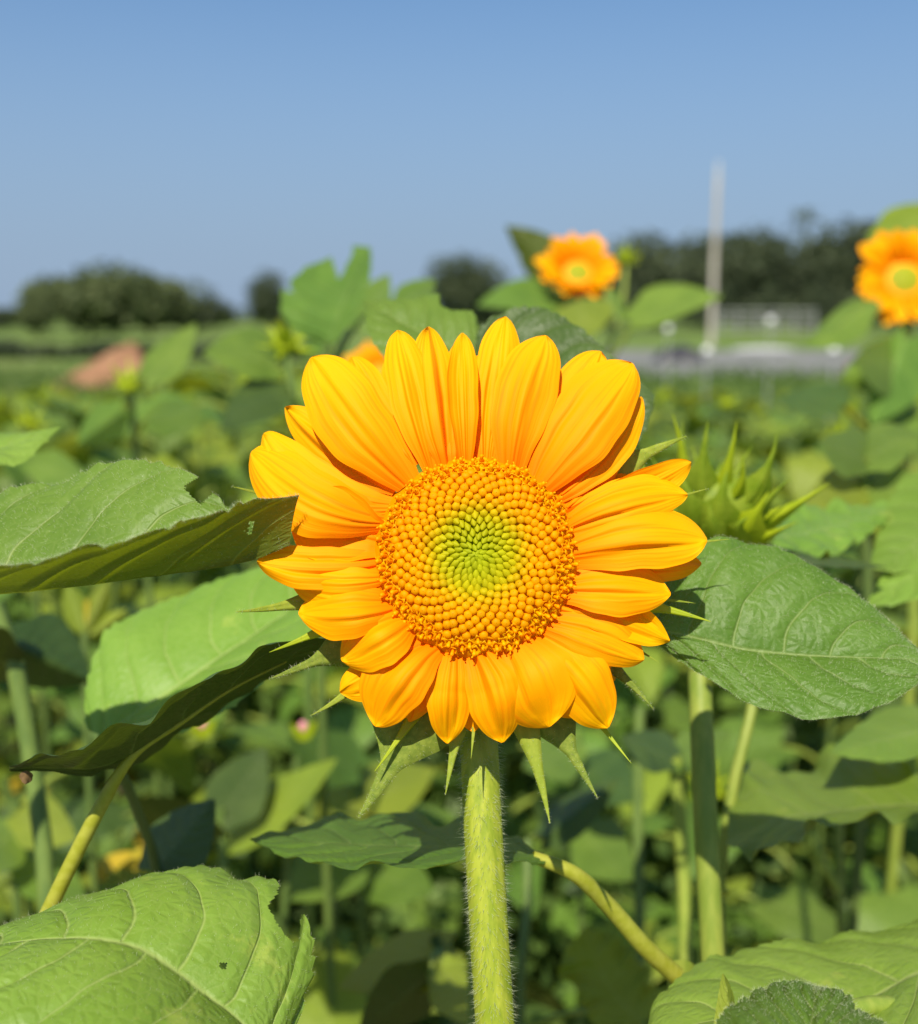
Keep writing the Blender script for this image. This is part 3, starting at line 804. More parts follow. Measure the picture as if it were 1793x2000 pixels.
def hmax(px, d):
    lim = 150 if px < 330 else 100 if px < 620 else (70 if px < 1180 else 150)
    return CAM_Z - lim * d / F
def place_field():
    r = random.Random(31)
    made, todo = [], []
    bands = ((1.05, 1.9, 13, 13, True), (1.9, 3.6, 52, 13, True), (3.6, 7.5, 80, 10, False), (7.5, 20.0, 110, 7, False))
    seed = 100
    for (d0, d1, cnt, nl, pet) in bands:
        tries = 0; k = 0
        while k < cnt and tries < 6000:
            tries += 1
            d = math.sqrt(r.uniform(d0 * d0, d1 * d1)); px = r.uniform(-120, W + 120)
            x = (px - W / 2) / F * d
            if px > 1180 and d > 9: continue
            gap = 0.17 + 0.03 * d
            if any((x - a) ** 2 + (d - b) ** 2 < gap * gap for a, b in made): continue
            hm = hmax(px, d)
            if d < 1.9:
                hm = min(hm, 1.02 if 250 < px < 1500 else 1.12)
            h = min(hm * (r.uniform(.91, 1.0) if d > 1.9 else r.uniform(.8, .99)), r.uniform(1.15, 1.4))
            if h < .28: continue
            made.append((x, d)); seed += 1; k += 1
            sidew = 'left of' if px < 620 else ('behind' if px < 1250 else 'right of')
            if d < 1.9: lab, grp = 'low leafy shaded sunflower plant close %s the main stem' % sidew, 'nearest low plants behind the flower'
            elif d < 3.6: lab, grp = 'blurred sunflower plant in the second stand %s the flower' % sidew, 'plants of the second stand'
            elif d < 7.5: lab, grp = 'small blurred plant halfway across the field %s the flower' % sidew, 'plants halfway across the field'
            else: lab, grp = 'tiny blurred plant in the far rows %s the flower' % sidew, 'plants of the far rows'
            todo.append((px, (x, d, h, seed, lab, grp, nl, pet, .30 if d < 3.6 else .45)))
    count = {}
    names = ('first', 'second', 'third', 'fourth', 'fifth', 'sixth', 'seventh', 'eighth', 'ninth', 'tenth', 'eleventh', 'twelfth', 'thirteenth', 'fourteenth', 'fifteenth', 'sixteenth', 'seventeenth', 'eighteenth', 'nineteenth', 'twentieth', 'twenty-first', 'twenty-second', 'twenty-third', 'twenty-fourth', 'twenty-fifth')
    for px, (x, d, h, seed, lab, grp, nl, pet, lime) in sorted(todo):
        if d < 3.6:
            k = count.get(lab, 0); count[lab] = k + 1
            lab = '%s, %s from the left' % (lab, names[min(k, 24)])
        field_plant(x, d, h, seed, lab, grp, nl, pet, lime=lime, size=(.14, .24) if d < 3.6 else (.17, .28))

place_field()

# weeds and grass between the plants: one mass
def weeds(n, d0, d1, zmax, size, seed, name, label, mat='weed', blade=False):
    r = np.random.default_rng(seed)
    d = np.sqrt(r.uniform(d0 * d0, d1 * d1, n)); px = r.uniform(-1200, W + 1000, n)
    x = (px - W / 2) / F * d
    patch = np.sin(x * 2.1 + 1) + np.sin(d * 1.7 + x) + r.normal(size=n) * .6
    keep = patch > -0.9; x, d = x[keep], d[keep]; n = len(x)
    z = zmax * r.uniform(0, 1, n) ** 1.4
    pos = np.stack([x, d, z], 1)
    sz = size * r.uniform(.5, 1.5, (n, 1))
    if blade:
        up_ = np.stack([r.normal(size=n) * .35, r.normal(size=n) * .35, np.ones(n)], 1); up_ /= np.linalg.norm(up_, axis=1)[:, None]
        a = np.cross(up_, r.normal(size=(n, 3))); a /= np.linalg.norm(a, axis=1)[:, None]
        pos[:, 2] = 0
        v = np.stack([pos - a * sz * .04, pos + a * sz * .04, pos + up_ * sz * 1.0 + a * sz * .02, pos + up_ * sz * 1.02], 1).reshape(-1, 3)
    else:
        nn = r.normal(size=(n, 3)) * .75; nn[:, 2] += 1.0; nn /= np.linalg.norm(nn, axis=1)[:, None]
        a = np.cross(nn, r.normal(size=(n, 3))); a /= np.linalg.norm(a, axis=1)[:, None]; b = np.cross(nn, a)
        v = np.stack([pos - a * sz, pos + b * sz * .45, pos + a * sz, pos - b * sz * .45], 1).reshape(-1, 3)
    o = obj(name, mesh_np(name, v, np.arange(n * 4).reshape(-1, 4), smooth=False), M[mat])
    tag(o, label, 'weeds' if not blade else 'grass', kind='stuff')
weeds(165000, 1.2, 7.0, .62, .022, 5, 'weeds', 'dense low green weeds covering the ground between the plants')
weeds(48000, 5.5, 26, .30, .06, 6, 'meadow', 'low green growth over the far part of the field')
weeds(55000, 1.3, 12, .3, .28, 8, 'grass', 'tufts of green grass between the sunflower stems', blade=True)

# ------------------------------------------------------------------ recognisable plants behind the main flower
def plant(label, px, py, d, group='sunflower plants around the main flower', name='sunflower_plant'):
    return thing(name, label, 'plant', ground_at(px, py, d), group)

# raised back flower, left of the pole
T = plant('sunflower with a small raised orange flower left of the pale pole', 1135, 640, 1.65, name='sunflower')
back_head(T, rel(T, P(1129, 533, 1.65)), (0.02, -0.84, 0.55), 0.023, 0.043, 17, 0.60, 3, 2)
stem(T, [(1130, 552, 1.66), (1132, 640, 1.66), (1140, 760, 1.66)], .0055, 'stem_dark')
qleaf('leaf', T, (1100, 590, 1.72), (986, 440, 1.75), 42, 62, .03, -.02, bend=-14, mat='leaf_mid', up=1, ruffle=.003)
qleaf('leaf', T, (1085, 600, 1.64), (930, 598, 1.60), 22, 46, -.02, .06, bend=-12, mat='leaf_mid')
qleaf('leaf', T, (1130, 585, 1.6), (1150, 660, 1.55), 62, 62, .01, .01, kind='oval', mat='leaf_lime')
l = qleaf('leaf', T, (1235, 632, 1.60), (1412, 580, 1.58), 52, 24, .06, -.03, bend=8, mat='leaf_mid')
tube('petiole', [P(1140, 740, 1.65), P(1200, 690, 1.62), P(1238, 630, 1.60)], [.004, .0035, .003], M['stem_back'], l)
qleaf('leaf', T, (1185, 560, 1.62), (1218, 630, 1.60), 16, 16, .02, 0, kind='oval', mat='leaf_mid')
bud(T, rel(T, P(1222, 505, 1.75)), (.3, -.3, 1), .020, 4, n=12)
tube('side_stem', [P(1222, 520, 1.75), P(1215, 600, 1.74), P(1150, 760, 1.70)], [.003, .0035, .004], M['stem_back'], T)

# flower at the right edge
T = plant('sunflower with an orange flower cut by the right edge of the picture', 1785, 800, 1.45, name='sunflower')
back_head(T, rel(T, P(1766, 546, 1.45)), (-0.10, -0.90, 0.36), 0.025, 0.044, 17, 0.40, 5, 3)
stem(T, [(1772, 575, 1.475), (1775, 690, 1.475), (1780, 900, 1.47), (1786, 1080, 1.46)], .0062, 'stem_back')
qleaf('leaf', T, (1700, 590, 1.42), (1565, 680, 1.36), 42, 30, -.02, .05, bend=6, mat='leaf_mid')
qleaf('leaf', T, (1765, 480, 1.52), (1690, 470, 1.50), 40, 22, -.02, .03, mat='leaf_lime')
qleaf('leaf', T, (1715, 470, 1.55), (1850, 400, 1.60), 45, 40, .04, -.02, mat='leaf_lime')
qleaf('leaf', T, (1765, 690, 1.45), (1640, 745, 1.35), 70, 45, .02, .06, mat='leaf_mid')
qleaf('leaf', T, (1770, 660, 1.40), (1700, 830, 1.32), 80, 40, .02, .03, mat='leaf_mid')
qleaf('leaf', T, (1770, 720, 1.40), (1668, 700, 1.30), 60, 60, -.03, .06, mat='leaf_mid')
qleaf('leaf', T, (1775, 800, 1.42), (1690, 900, 1.28), 60, 60, -.03, .05, mat='leaf_mid')
l = qleaf('leaf', T, (1650, 770, 1.30), (1515, 780, 1.22), 38, 30, -.05, .05, bend=6, mat='leaf_dark')
tube('petiole', [P(1782, 930, 1.46), P(1735, 880, 1.40), P(1650, 795, 1.31)], [.005, .0045, .004], M['petiole'], l)

# flower hidden behind the main one
T = plant('sunflower whose single orange petal tip peeks over the main flower', 740, 740, 1.9, name='sunflower')
back_head(T, rel(T, P(742, 735, 1.9)), (-0.05, -0.9, 0.40), 0.022, 0.046, 13, 0.45, 7)
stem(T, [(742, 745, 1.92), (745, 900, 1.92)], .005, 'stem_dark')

# upright torn leaf and its bud
T = plant('sunflower plant with a big upright torn leaf at left of the flower', 600, 700, 0.95)
leaf('leaf', T, [(628, 672, .95), (560, 630, .97), (547, 588, .98), (590, 528, 1.0), (640, 505, 1.01), (690, 478, 1.02)],
     [(640, 675, .93), (660, 620, .945), (680, 570, .96), (700, 525, .98), (720, 482, 1.0)],
     [(655, 670, .91), (690, 625, .92), (714, 575, .935), (724, 535, .95), (726, 508, .97), (724, 483, 1.0)], 'leaf_mid', ns=90, ntv=50,
     bites=[[(640, 480), (662, 545), (676, 520), (690, 492), (684, 470)], [(545, 560), (572, 572), (565, 550), (575, 540), (545, 540)]], up=1, ruffle=.0012, relief=.002)
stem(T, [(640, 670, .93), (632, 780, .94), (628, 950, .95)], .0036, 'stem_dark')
qleaf('leaf', T, (775, 600, 1.1), (850, 545, 1.12), 30, 45, .03, 0, mat='leaf_mid')
qleaf('leaf', T, (700, 640, 1.1), (760, 535, 1.13), 40, 40, .02, -.01, mat='leaf_mid')
T = plant('sunflower plant topped by a round lime bud left of the flower', 572, 800, 1.15)
bud(T, rel(T, P(556, 672, 1.15)), (-.15, -.5, 1), .021, 11, n=16)
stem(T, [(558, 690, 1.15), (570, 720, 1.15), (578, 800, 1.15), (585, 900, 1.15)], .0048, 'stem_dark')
qleaf('leaf', T, (540, 720, 1.15), (395, 690, 1.10), 40, 60, -.03, .06, bend=-12, mat='leaf_mid')
qleaf('leaf', T, (590, 690, 1.16), (672, 640, 1.14), 18, 18, .02, -.02, mat='leaf_mid')
qleaf('leaf', T, (560, 770, 1.12), (430, 840, 1.02), 40, 50, -.03, .05, bend=-12, mat='leaf_dark')
qleaf('leaf', T, (600, 770, 1.15), (700, 830, 1.05), 60, 40, .04, -.03, mat='leaf_mid')
T = plant('sunflower plant with a small bud before the soil heap', 262, 830, 1.25)
bud(T, rel(T, P(254, 752, 1.25)), (-.1, -.4, 1), .018, 12, n=14)
stem(T, [(255, 768, 1.25), (262, 840, 1.25), (275, 960, 1.25)], .004, 'stem_dark')
qleaf('leaf', T, (285, 740, 1.24), (384, 630, 1.26), 40, 34, .03, -.02, bend=-10, mat='leaf_mid')
qleaf('leaf', T, (240, 800, 1.22), (150, 870, 1.12), 40, 40, .02, .03, mat='leaf_mid')
qleaf('leaf', T, (290, 820, 1.2), (400, 800, 1.12), 34, 40, .04, -.02, mat='leaf_mid')
qleaf('leaf', T, (300, 900, 1.2), (330, 980, 1.1), 50, 50, .02, -.02, mat='leaf_lime')
T = plant('sunflower plant with a tiny bud at the left edge above the folded leaf', 60, 860, 1.3)
bud(T, rel(T, P(58, 826, 1.3)), (.1, -.4, 1), .015, 13, n=12)
stem(T, [(58, 840, 1.3), (62, 960, 1.3)], .004, 'stem_dark')
qleaf('leaf', T, (60, 900, 1.25), (190, 960, 1.15), 40, 40, .04, -.02, mat='leaf_mid')

# two leaves close behind the main flower
T = plant('tall sunflower plant whose broad leaves rise just behind the main flower', 930, 900, 0.52)
leaf('leaf', T, [(900, 760, .50), (800, 740, .50), (735, 680, .51), (712, 610, .53), (711, 590, .54)],
     [(920, 700, .51), (860, 668, .515), (800, 640, .525), (750, 612, .53), (711, 588, .54)],
     [(935, 640, .52), (925, 612, .525), (895, 596, .53), (868, 574, .54), (790, 584, .54), (711, 586, .54)], 'leaf_mid', ns=70, ntv=50,
     bites=[[(858, 560), (860, 596), (880, 606), (925, 606), (925, 560)]], serr=.001, relief=.001, bulge=.003)
leaf('leaf', T, [(925, 720, .50), (940, 640, .50), (985, 608, .50), (1050, 601, .50), (1120, 632, .49), (1190, 690, .48), (1250, 745, .475), (1280, 772, .47)],
     [(930, 760, .50), (1000, 700, .495), (1080, 715, .485), (1160, 745, .475), (1225, 765, .47), (1278, 782, .465)],
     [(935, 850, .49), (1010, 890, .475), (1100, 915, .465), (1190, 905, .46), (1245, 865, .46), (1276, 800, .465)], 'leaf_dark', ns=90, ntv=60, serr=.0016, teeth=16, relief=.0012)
stem(T, [(925, 720, .52), (930, 900, .53), (935, 1300, .55), (930, 1700, .56)], .004, 'stem_dark')

# spiky bud at the right, its stem below the right-hand leaf
def spiky_bud():
    T = plant('sunflower plant with a big spiky green bud right of the flower', 1390, 1400, 0.50)
    v, f = uvsphere((0, 0, 0), 1.0, 24, 16)
    c = P(1405, 990, .53); rr = np.array([80 / F * .55, 60 / F * .55, 66 / F * .55])
    b = obj('bud', mesh_np('bud', v * rr + c, f), M['bract_bud'], T)
    # base, tip, half width, depth offset at the base
    spec = [((1335, 990), (1312, 805), 26, -.008), ((1345, 960), (1333, 820), 16, .010), ((1370, 1000), (1383, 822), 34, -.014),
            ((1400, 990), (1439, 822), 26, -.012), ((1390, 960), (1412, 900), 20, .0), ((1440, 1000), (1519, 845), 30, -.014),
            ((1425, 985), (1447, 885), 20, -.016), ((1455, 1010), (1497, 925), 16, -.012), ((1462, 1030), (1547, 932), 24, -.010),
            ((1480, 1030), (1622, 942), 22, -.004), ((1355, 1040), (1330, 930), 46, -.018), ((1400, 1050), (1420, 920), 50, -.019),
            ((1445, 1055), (1500, 960), 36, -.018), ((1370, 1020), (1352, 870), 24, .012), ((1420, 1000), (1470, 870), 22, .012),
            ((1330, 1040), (1232, 862), 18, .004), ((1320, 1010), (1262, 880), 16, .008), ((1400, 1065), (1385, 985), 44, -.020),
            ((1475, 1060), (1560, 1018), 16, -.01), ((1440, 1062), (1462, 1010), 36, -.020), ((1340, 1055), (1318, 985), 34, -.020)]
    for k, (a, e, w, dz) in enumerate(spec):
        d0 = .53 + dz; out = -.008 if dz < 0 else .008
        qleaf('bract', b, (*a, d0 + .004), (*e, d0 + out), w * .98, w * .98, .007, .007, bend=random.uniform(-16, 16), dbend=-.004, kind='ovate' if w > 28 else 'bract', mat='bract_bud' if k % 3 else 'bract_lime', ns=22, ntv=9, relief=.0004)
    stem(T, [(1402, 1045, .532), (1385, 1170, .525), (1368, 1290, .52), (1372, 1450, .505), (1380, 1650, .50), (1392, 1860, .495), (1400, 2050, .49)], .0054, drift=(.01, .0), n=40)
    l = qleaf('leaf', T, (1505, 1050, .56), (1760, 985, .66), 46, 55, .05, -.03, bend=-10, mat='leaf_pale', ns=50, ntv=30, relief=.002, serr=.002, ruffle=.004)
    tube('petiole', [P(1392, 1130, .51), P(1450, 1085, .53), P(1505, 1052, .56)], [.0028, .0025, .0022], M['stem_back'], l)
    l2 = qleaf('leaf', T, (1495, 1062, .55), (1735, 1108, .58), 10, 18, .02, -.03, bend=-6, mat='leaf_dark', ns=30, ntv=15)
    tube('petiole', [P(1390, 1330, .508), P(1405, 1310, .50), P(1440, 1270, .48)], [.0028, .0025, .0022], M['stem_back'], T)
    return T
spiky_bud()

# tall thin pale stalk beside it
T = plant('sunflower plant with overlapping leaves between the spiky bud and the right edge', 1690, 980, .85)
stem(T, [(1690, 900, .86), (1695, 1100, .86)], .004, 'stem_dark')
for (b, e, wl, wr, dl, dr, mt) in (((1692, 905, .85), (1600, 860, .82), 48, 50, -.03, .05, 'leaf_mid'), ((1695, 900, .85), (1800, 850, .88), 50, 46, .05, -.03, 'leaf_mid'),
                                   ((1690, 960, .85), (1570, 985, .78), 50, 52, -.03, .05, 'leaf_lime'), ((1695, 960, .85), (1815, 945, .82), 52, 48, .05, -.03, 'leaf_mid')):
    qleaf('leaf', T, b, e, wl, wr, dl, dr, mat=mt, bend=random.uniform(-10, 10))
T = plant('slim pale plant stalk leaning beside the stem of the spiky bud', 1430, 1500, .60)
stem(T, [(1490, 1290, .62), (1470, 1380, .61), (1440, 1500, .60), (1412, 1650, .60), (1404, 1760, .60), (1410, 1900, .60)], .0030, 'stem_back', n=40)
qleaf('leaf', T, (1488, 1300, .62), (1600, 1180, .68), 40, 40, .04, 0, mat='leaf_mid')
tube('shoot', [P(1402, 1735, .60), P(1416, 1742, .596), P(1424, 1745, .594)], [.003, .0022, .0008], M['petiole'], T, 8, 6)

# big pale leaves at the right edge
T = plant('sunflower plant whose broad pale leaves enter from the right edge', 1900, 1100, .62)
qleaf('leaf', T, (1880, 960, .64), (1700, 1110, .60), 90, 110, -.02, .04, bend=20, mat='leaf_pale', ns=50, ntv=30, relief=.002)
qleaf('leaf', T, (1890, 1010, .62), (1690, 1185, .58), 70, 60, -.03, .03, bend=14, mat='leaf_pale', ns=50, ntv=30, relief=.002)
stem(T, [(1885, 950, .64), (1890, 1200, .64), (1900, 1500, .64)], .006)
T = plant('sunflower plant with broad fresh green leaves low at the right edge', 1900, 1500, .80)
leaf('leaf', T, [(1850, 1540, 0.580), (1700, 1480, 0.620), (1600, 1475, 0.640), (1540, 1520, 0.630), (1470, 1480, 0.640), (1432, 1560, 0.600), (1420, 1620, 0.570)],
     [(1850, 1570, 0.560), (1700, 1578, 0.560), (1600, 1590, 0.560), (1520, 1600, 0.560), (1470, 1620, 0.560), (1420, 1640, 0.560)],
     [(1850, 1590, 0.520), (1700, 1600, 0.520), (1600, 1612, 0.520), (1540, 1640, 0.510), (1480, 1672, 0.510), (1440, 1660, 0.530), (1418, 1645, 0.550)], 'leaf_pale', ns=60, ntv=40, ruffle=.004, serr=.004, teeth=8)
qleaf('leaf', T, (1830, 1420, 0.610), (1620, 1470, 0.570), 50, 60, -.03, .06, mat='leaf_pale')
stem(T, [(1880, 1400, .60), (1900, 1700, .60)], .005)
stem(T, [(1640, 1560, .95), (1638, 1700, .95), (1645, 1850, .95)], .004, name='side_stem', mat='stem_back')
stem(T, [(1575, 1610, .94), (1605, 1680, .94), (1638, 1740, .95)], .004, name='side_stem', ground=False)

# arching pale petiole with a flat leaf behind the main stem
T = plant('sunflower plant whose arched pale stalk carries a flat leaf behind the main stem', 1330, 1900, .46)
l = leaf('leaf', T, [(1060, 1668, .43), (960, 1620, .465), (850, 1600, .480), (700, 1592, .485), (580, 1615, .475), (488, 1638, .45)],
     [(1070, 1678, .42), (960, 1655, .418), (850, 1653, .42), (740, 1652, .425), (600, 1645, .435), (488, 1638, .45)],
     [(1060, 1690, .415), (980, 1685, .395), (860, 1690, .388), (720, 1695, .390), (580, 1680, .41), (488, 1640, .45)], 'leaf_mid', ns=90, ntv=50, ruffle=.002, relief=.0015)
tube('petiole', [P(1320, 1905, .45), P(1260, 1850, .44), P(1180, 1760, .43), P(1110, 1700, .42), P(1040, 1673, .419)], [.0037, .0035, .0032, .0028, .0022], M['petiole'], l, 12, 30)
stem(T, [(1330, 1890, .455), (1340, 2050, .46)], .006)

# lower right leaves
T = plant('sunflower plant with a broad green leaf in the bottom right corner', 1900, 1950, .46)
leaf('leaf', T, [(1930, 1750, .47), (1793, 1795, .47), (1680, 1825, .465), (1560, 1838, .46), (1430, 1860, .45), (1340, 1900, .43), (1280, 1960, .41), (1260, 2010, .40)],
     [(1960, 1850, .43), (1793, 1900, .42), (1680, 1960, .41), (1560, 1985, .40), (1430, 1990, .395), (1340, 2005, .39), (1290, 2020, .385), (1265, 2040, .38)],
     [(1960, 2150, .36), (1793, 2200, .34), (1680, 2220, .34), (1560, 2200, .34), (1430, 2180, .34), (1340, 2140, .35), (1290, 2100, .36), (1262, 2050, .37)], 'leaf_pale', ns=120, ntv=70, serr=.0014, teeth=26, relief=.0014, bulge=.004, ruffle=.002)
stem(T, [(1960, 1840, .43), (1980, 2100, .44)], .007)
qleaf('leaf', T, (1400, 2060, .37), (1412, 1900, .385), 26, 14, .0, .012, bend=-16, kind='oval', mat='leaf_lime', ns=40, ntv=21)
T = plant('sunflower plant whose fresh hairy leaf tip rises from the bottom edge at right', 1560, 2100, .33)
leaf('leaf', T, [(1390, 2060, .325), (1400, 2005, .33), (1450, 1955, .345), (1500, 1928, .352), (1560, 1918, .352), (1590, 1925, .35)],
     [(1600, 2200, .29), (1590, 2120, .30), (1580, 2060, .315), (1585, 2000, .33), (1590, 1960, .34), (1592, 1927, .35)],
     [(1780, 2080, .315), (1760, 2030, .32), (1720, 1998, .33), (1670, 1968, .34), (1655, 1945, .345), (1598, 1927, .35)], 'leaf_near', ns=110, ntv=90, serr=.001, teeth=14, relief=.0018, bulge=.006, hair=500)
stem(T, [(1600, 2200, .29), (1600, 2400, .29)], .006)

# mid-distance leaves low in the picture
T = plant('sunflower plant with a curled lime leaf low behind the main stem', 1180, 1950, .72)
leaf('leaf', T, [(1230, 2030, .70), (1150, 1990, .70), (1120, 1930, .71), (1090, 1900, .72), (1110, 1850, .72), (1140, 1812, .72)],
     [(1260, 2000, .71), (1215, 1960, .71), (1180, 1910, .72), (1160, 1870, .72), (1150, 1840, .72), (1142, 1812, .72)],
     [(1290, 1950, .72), (1262, 1900, .73), (1240, 1860, .735), (1200, 1830, .73), (1165, 1815, .725), (1143, 1811, .72)], 'leaf_lime', ns=50, ntv=30, ruffle=.005)
stem(T, [(1030, 1640, .78), (1035, 1700, .77), (1020, 1850, .76), (1015, 2020, .75)], .0036, 'stem_dark')
qleaf('leaf', T, (1060, 1640, .80), (1210, 1520, .86), 40, 40, .05, 0, mat='leaf_dark')
stem(T, [(1250, 1380, .95), (1245, 1600, .94), (1250, 1850, .93)], .0045, 'stem_dark', name='side_stem')
stem(T, [(1318, 1480, .80), (1325, 1560, .80), (1335, 1700, .80), (1340, 1860, .79)], .0048, name='side_stem', mat='stem_back')
qleaf('leaf', T, (1318, 1485, .80), (1210, 1440, .76), 40, 44, -.03, .05, mat='leaf_dark')
qleaf('leaf', T, (1318, 1490, .80), (1430, 1430, .84), 44, 40, .05, -.03, mat='leaf_mid')
T = plant('sunflower plant with lime leaf left of the main stem near the bottom', 800, 1950, .78)
qleaf('leaf', T, (880, 1850, .80), (660, 1930, .72), 65, 60, -.04, .05, mat='leaf_lime', ns=40, ntv=25)
qleaf('leaf', T, (860, 1890, .75), (960, 2010, .66), 60, 60, .02, -.03, mat='leaf_lime')
l = qleaf('leaf', T, (840, 1900, .74), (700, 2020, .66), 60, 60, .04, -.03, mat='leaf_dark')
tube('petiole', [P(950, 1990, .76), P(900, 1950, .77), P(850, 1895, .78)], [.0035, .0032, .003], M['petiole'], T)
stem(T, [(850, 1830, .80), (900, 2020, .80)], .004, 'stem_dark')
T = plant('sunflower plant with a pale leaf and pink blossom left of the main stem', 480, 1600, .95)
qleaf('leaf', T, (400, 1660, .98), (660, 1480, .96), 60, 44, .05, -.04, bend=-10, mat='leaf_lime', ns=40, ntv=25)
qleaf('leaf', T, (420, 1640, .95), (250, 1560, .88), 70, 50, .06, -.03, mat='leaf_dark')
qleaf('leaf', T, (430, 1600, .95), (520, 1460, .99), 60, 60, .03, -.02, mat='leaf_dark')
stem(T, [(430, 1580, .95), (440, 1750, .95)], .004, 'stem_dark')
stem(T, [(580, 1480, 1.0), (572, 1560, 1.0), (560, 1700, 1.0)], .0035, name='side_stem', mat='stem_dark')
for (px, py, mt, rr) in ((592, 1420, 'pink', 9), (492, 1520, 'mauve', 14), (395, 1415, 'pink', 9)):
    d = 1.0
    v, f = uvsphere((0, 0, 0), rr / F * d); v = v * (1 + .18 * np.sin(v[:, :1] * 2600) ) ; v[:, 2] *= 1.3
    obj('blossom', mesh_np('blossom', v + P(px, py, d), f), M[mt], T)
    qleaf('bract', T, (px, py + 28, d), (px - 24, py - 8, d - .01), 9, 9, 0, 0, kind='oval', mat='bract_lime', ns=10, ntv=5)
    qleaf('bract', T, (px, py + 28, d), (px + 26, py - 12, d - .01), 9, 9, 0, 0, kind='oval', mat='bract_lime', ns=10, ntv=5)
T = plant('leafy sunflower plant filling the gap left of the main stem', 700, 1700, 1.15)
stem(T, [(700, 1480, 1.18), (705, 1700, 1.18)], .004, 'stem_dark')
for (b, e, wl, wr, dl, dr, mt) in (((700, 1500, 1.16), (560, 1440, 1.05), 60, 60, -.05, .06, 'leaf_mid'), ((705, 1560, 1.16), (850, 1500, 1.15), 60, 55, .07, -.04, 'leaf_lime'),
                                   ((700, 1640, 1.14), (560, 1760, 1.0), 75, 70, -.05, .05, 'leaf_mid'), ((705, 1680, 1.15), (850, 1740, 1.03), 75, 60, .06, -.05, 'leaf_mid'),
                                   ((700, 1560, 1.16), (610, 1610, 1.05), 60, 60, -.04, .05, 'leaf_lime')):
    qleaf('leaf', T, b, e, wl, wr, dl, dr, mat=mt, bend=random.uniform(-12, 12))
T = plant('leafy sunflower plant filling the gap right of the main stem', 1130, 1600, 1.2)
stem(T, [(1130, 1430, 1.22), (1135, 1700, 1.22)], .004, 'stem_dark')
for (b, e, wl, wr, dl, dr, mt) in (((1130, 1450, 1.2), (1020, 1500, 1.08), 55, 55, -.04, .05, 'leaf_mid'), ((1135, 1500, 1.2), (1260, 1560, 1.1), 60, 55, .06, -.04, 'leaf_dark'),
                                   ((1130, 1600, 1.2), (1040, 1560, 1.12), 50, 50, -.04, .05, 'leaf_dark'), ((1135, 1620, 1.2), (1240, 1720, 1.06), 65, 60, .05, -.04, 'leaf_mid')):
    qleaf('leaf', T, b, e, wl, wr, dl, dr, mat=mt, bend=random.uniform(-12, 12))
T = plant('leafy sunflower plant low at the left edge below the dark leaf', 40, 1650, .95)
stem(T, [(30, 1560, .97), (35, 1800, .97)], .004, 'stem_dark')
for (b, e, wl, wr, dl, dr, mt) in (((30, 1590, .96), (150, 1640, .88), 60, 55, .06, -.04, 'leaf_lime'), ((30, 1620, .96), (-60, 1700, .86), 60, 55, -.04, .05, 'leaf_mid'), ((35, 1680, .95), (170, 1760, .84), 60, 55, .05, -.04, 'leaf_mid')):
    qleaf('leaf', T, b, e, wl, wr, dl, dr, mat=mt)
T = plant('low plant with yellowing leaves beyond the bottom left leaf', 260, 1750, 1.0)
for (a, b, w) in (((175, 1705), (262, 1664), 16), ((240, 1692), (345, 1650), 20), ((205, 1722), (172, 1682), 12), ((368, 1694), (392, 1648), 12)):
    qleaf('leaf', T, (*a, 1.0), (*b, .98), w, w, .01, -.01, kind='oval', mat='leaf_yellow', ns=18, ntv=9)
stem(T, [(240, 1690, 1.01), (250, 1800, 1.01)], .004)
T = plant('young plant with glowing lime shoots under the folded left leaf', 165, 1250, .9)
for (a, b, w, mt) in (((165, 1240), (130, 1135), 26, 'leaf_lime'), ((165, 1240), (215, 1130), 24, 'leaf_lime'), ((168, 1245), (172, 1170), 16, 'leaf_yellow'), ((165, 1250), (250, 1190), 18, 'leaf_lime')):
    qleaf('leaf', T, (*a, .9), (*b, .91), w, w, .01, .01, kind='oval', mat=mt, ns=20, ntv=11)
stem(T, [(166, 1235, .9), (170, 1400, .9)], .0032, 'stem_dark')
T = plant('tall sunflower stalk with dark leaves at the left edge', 80, 1500, .66)
stem(T, [(-10, 1180, .66), (22, 1270, .66), (60, 1480, .66), (85, 1650, .655), (95, 1800, .65)], .0054, 'stem_dark', n=36)
qleaf('leaf', T, (20, 1260, .68), (180, 1330, .72), 90, 60, .05, .02, mat='leaf_dark')
qleaf('leaf', T, (30, 1300, .66), (-120, 1240, .62), 60, 60, .04, -.02, mat='leaf_dark')

# ================================================================== FOREGROUND LEAVES
# pale leaf behind the dark one at left
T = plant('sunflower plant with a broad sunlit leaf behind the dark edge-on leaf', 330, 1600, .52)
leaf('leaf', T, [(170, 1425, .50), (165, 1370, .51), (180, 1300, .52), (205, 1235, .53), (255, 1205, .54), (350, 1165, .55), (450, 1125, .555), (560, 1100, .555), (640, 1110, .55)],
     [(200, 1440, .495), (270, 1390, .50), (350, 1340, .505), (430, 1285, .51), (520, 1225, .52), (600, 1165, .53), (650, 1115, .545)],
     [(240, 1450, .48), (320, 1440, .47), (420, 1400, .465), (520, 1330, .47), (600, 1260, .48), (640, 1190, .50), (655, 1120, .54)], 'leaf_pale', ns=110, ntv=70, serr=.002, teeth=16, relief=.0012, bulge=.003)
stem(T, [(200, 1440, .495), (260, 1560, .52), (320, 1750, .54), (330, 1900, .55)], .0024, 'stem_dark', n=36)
qleaf('leaf', T, (300, 1700, .54), (420, 1560, .58), 60, 70, .04, -.02, mat='leaf_dark')

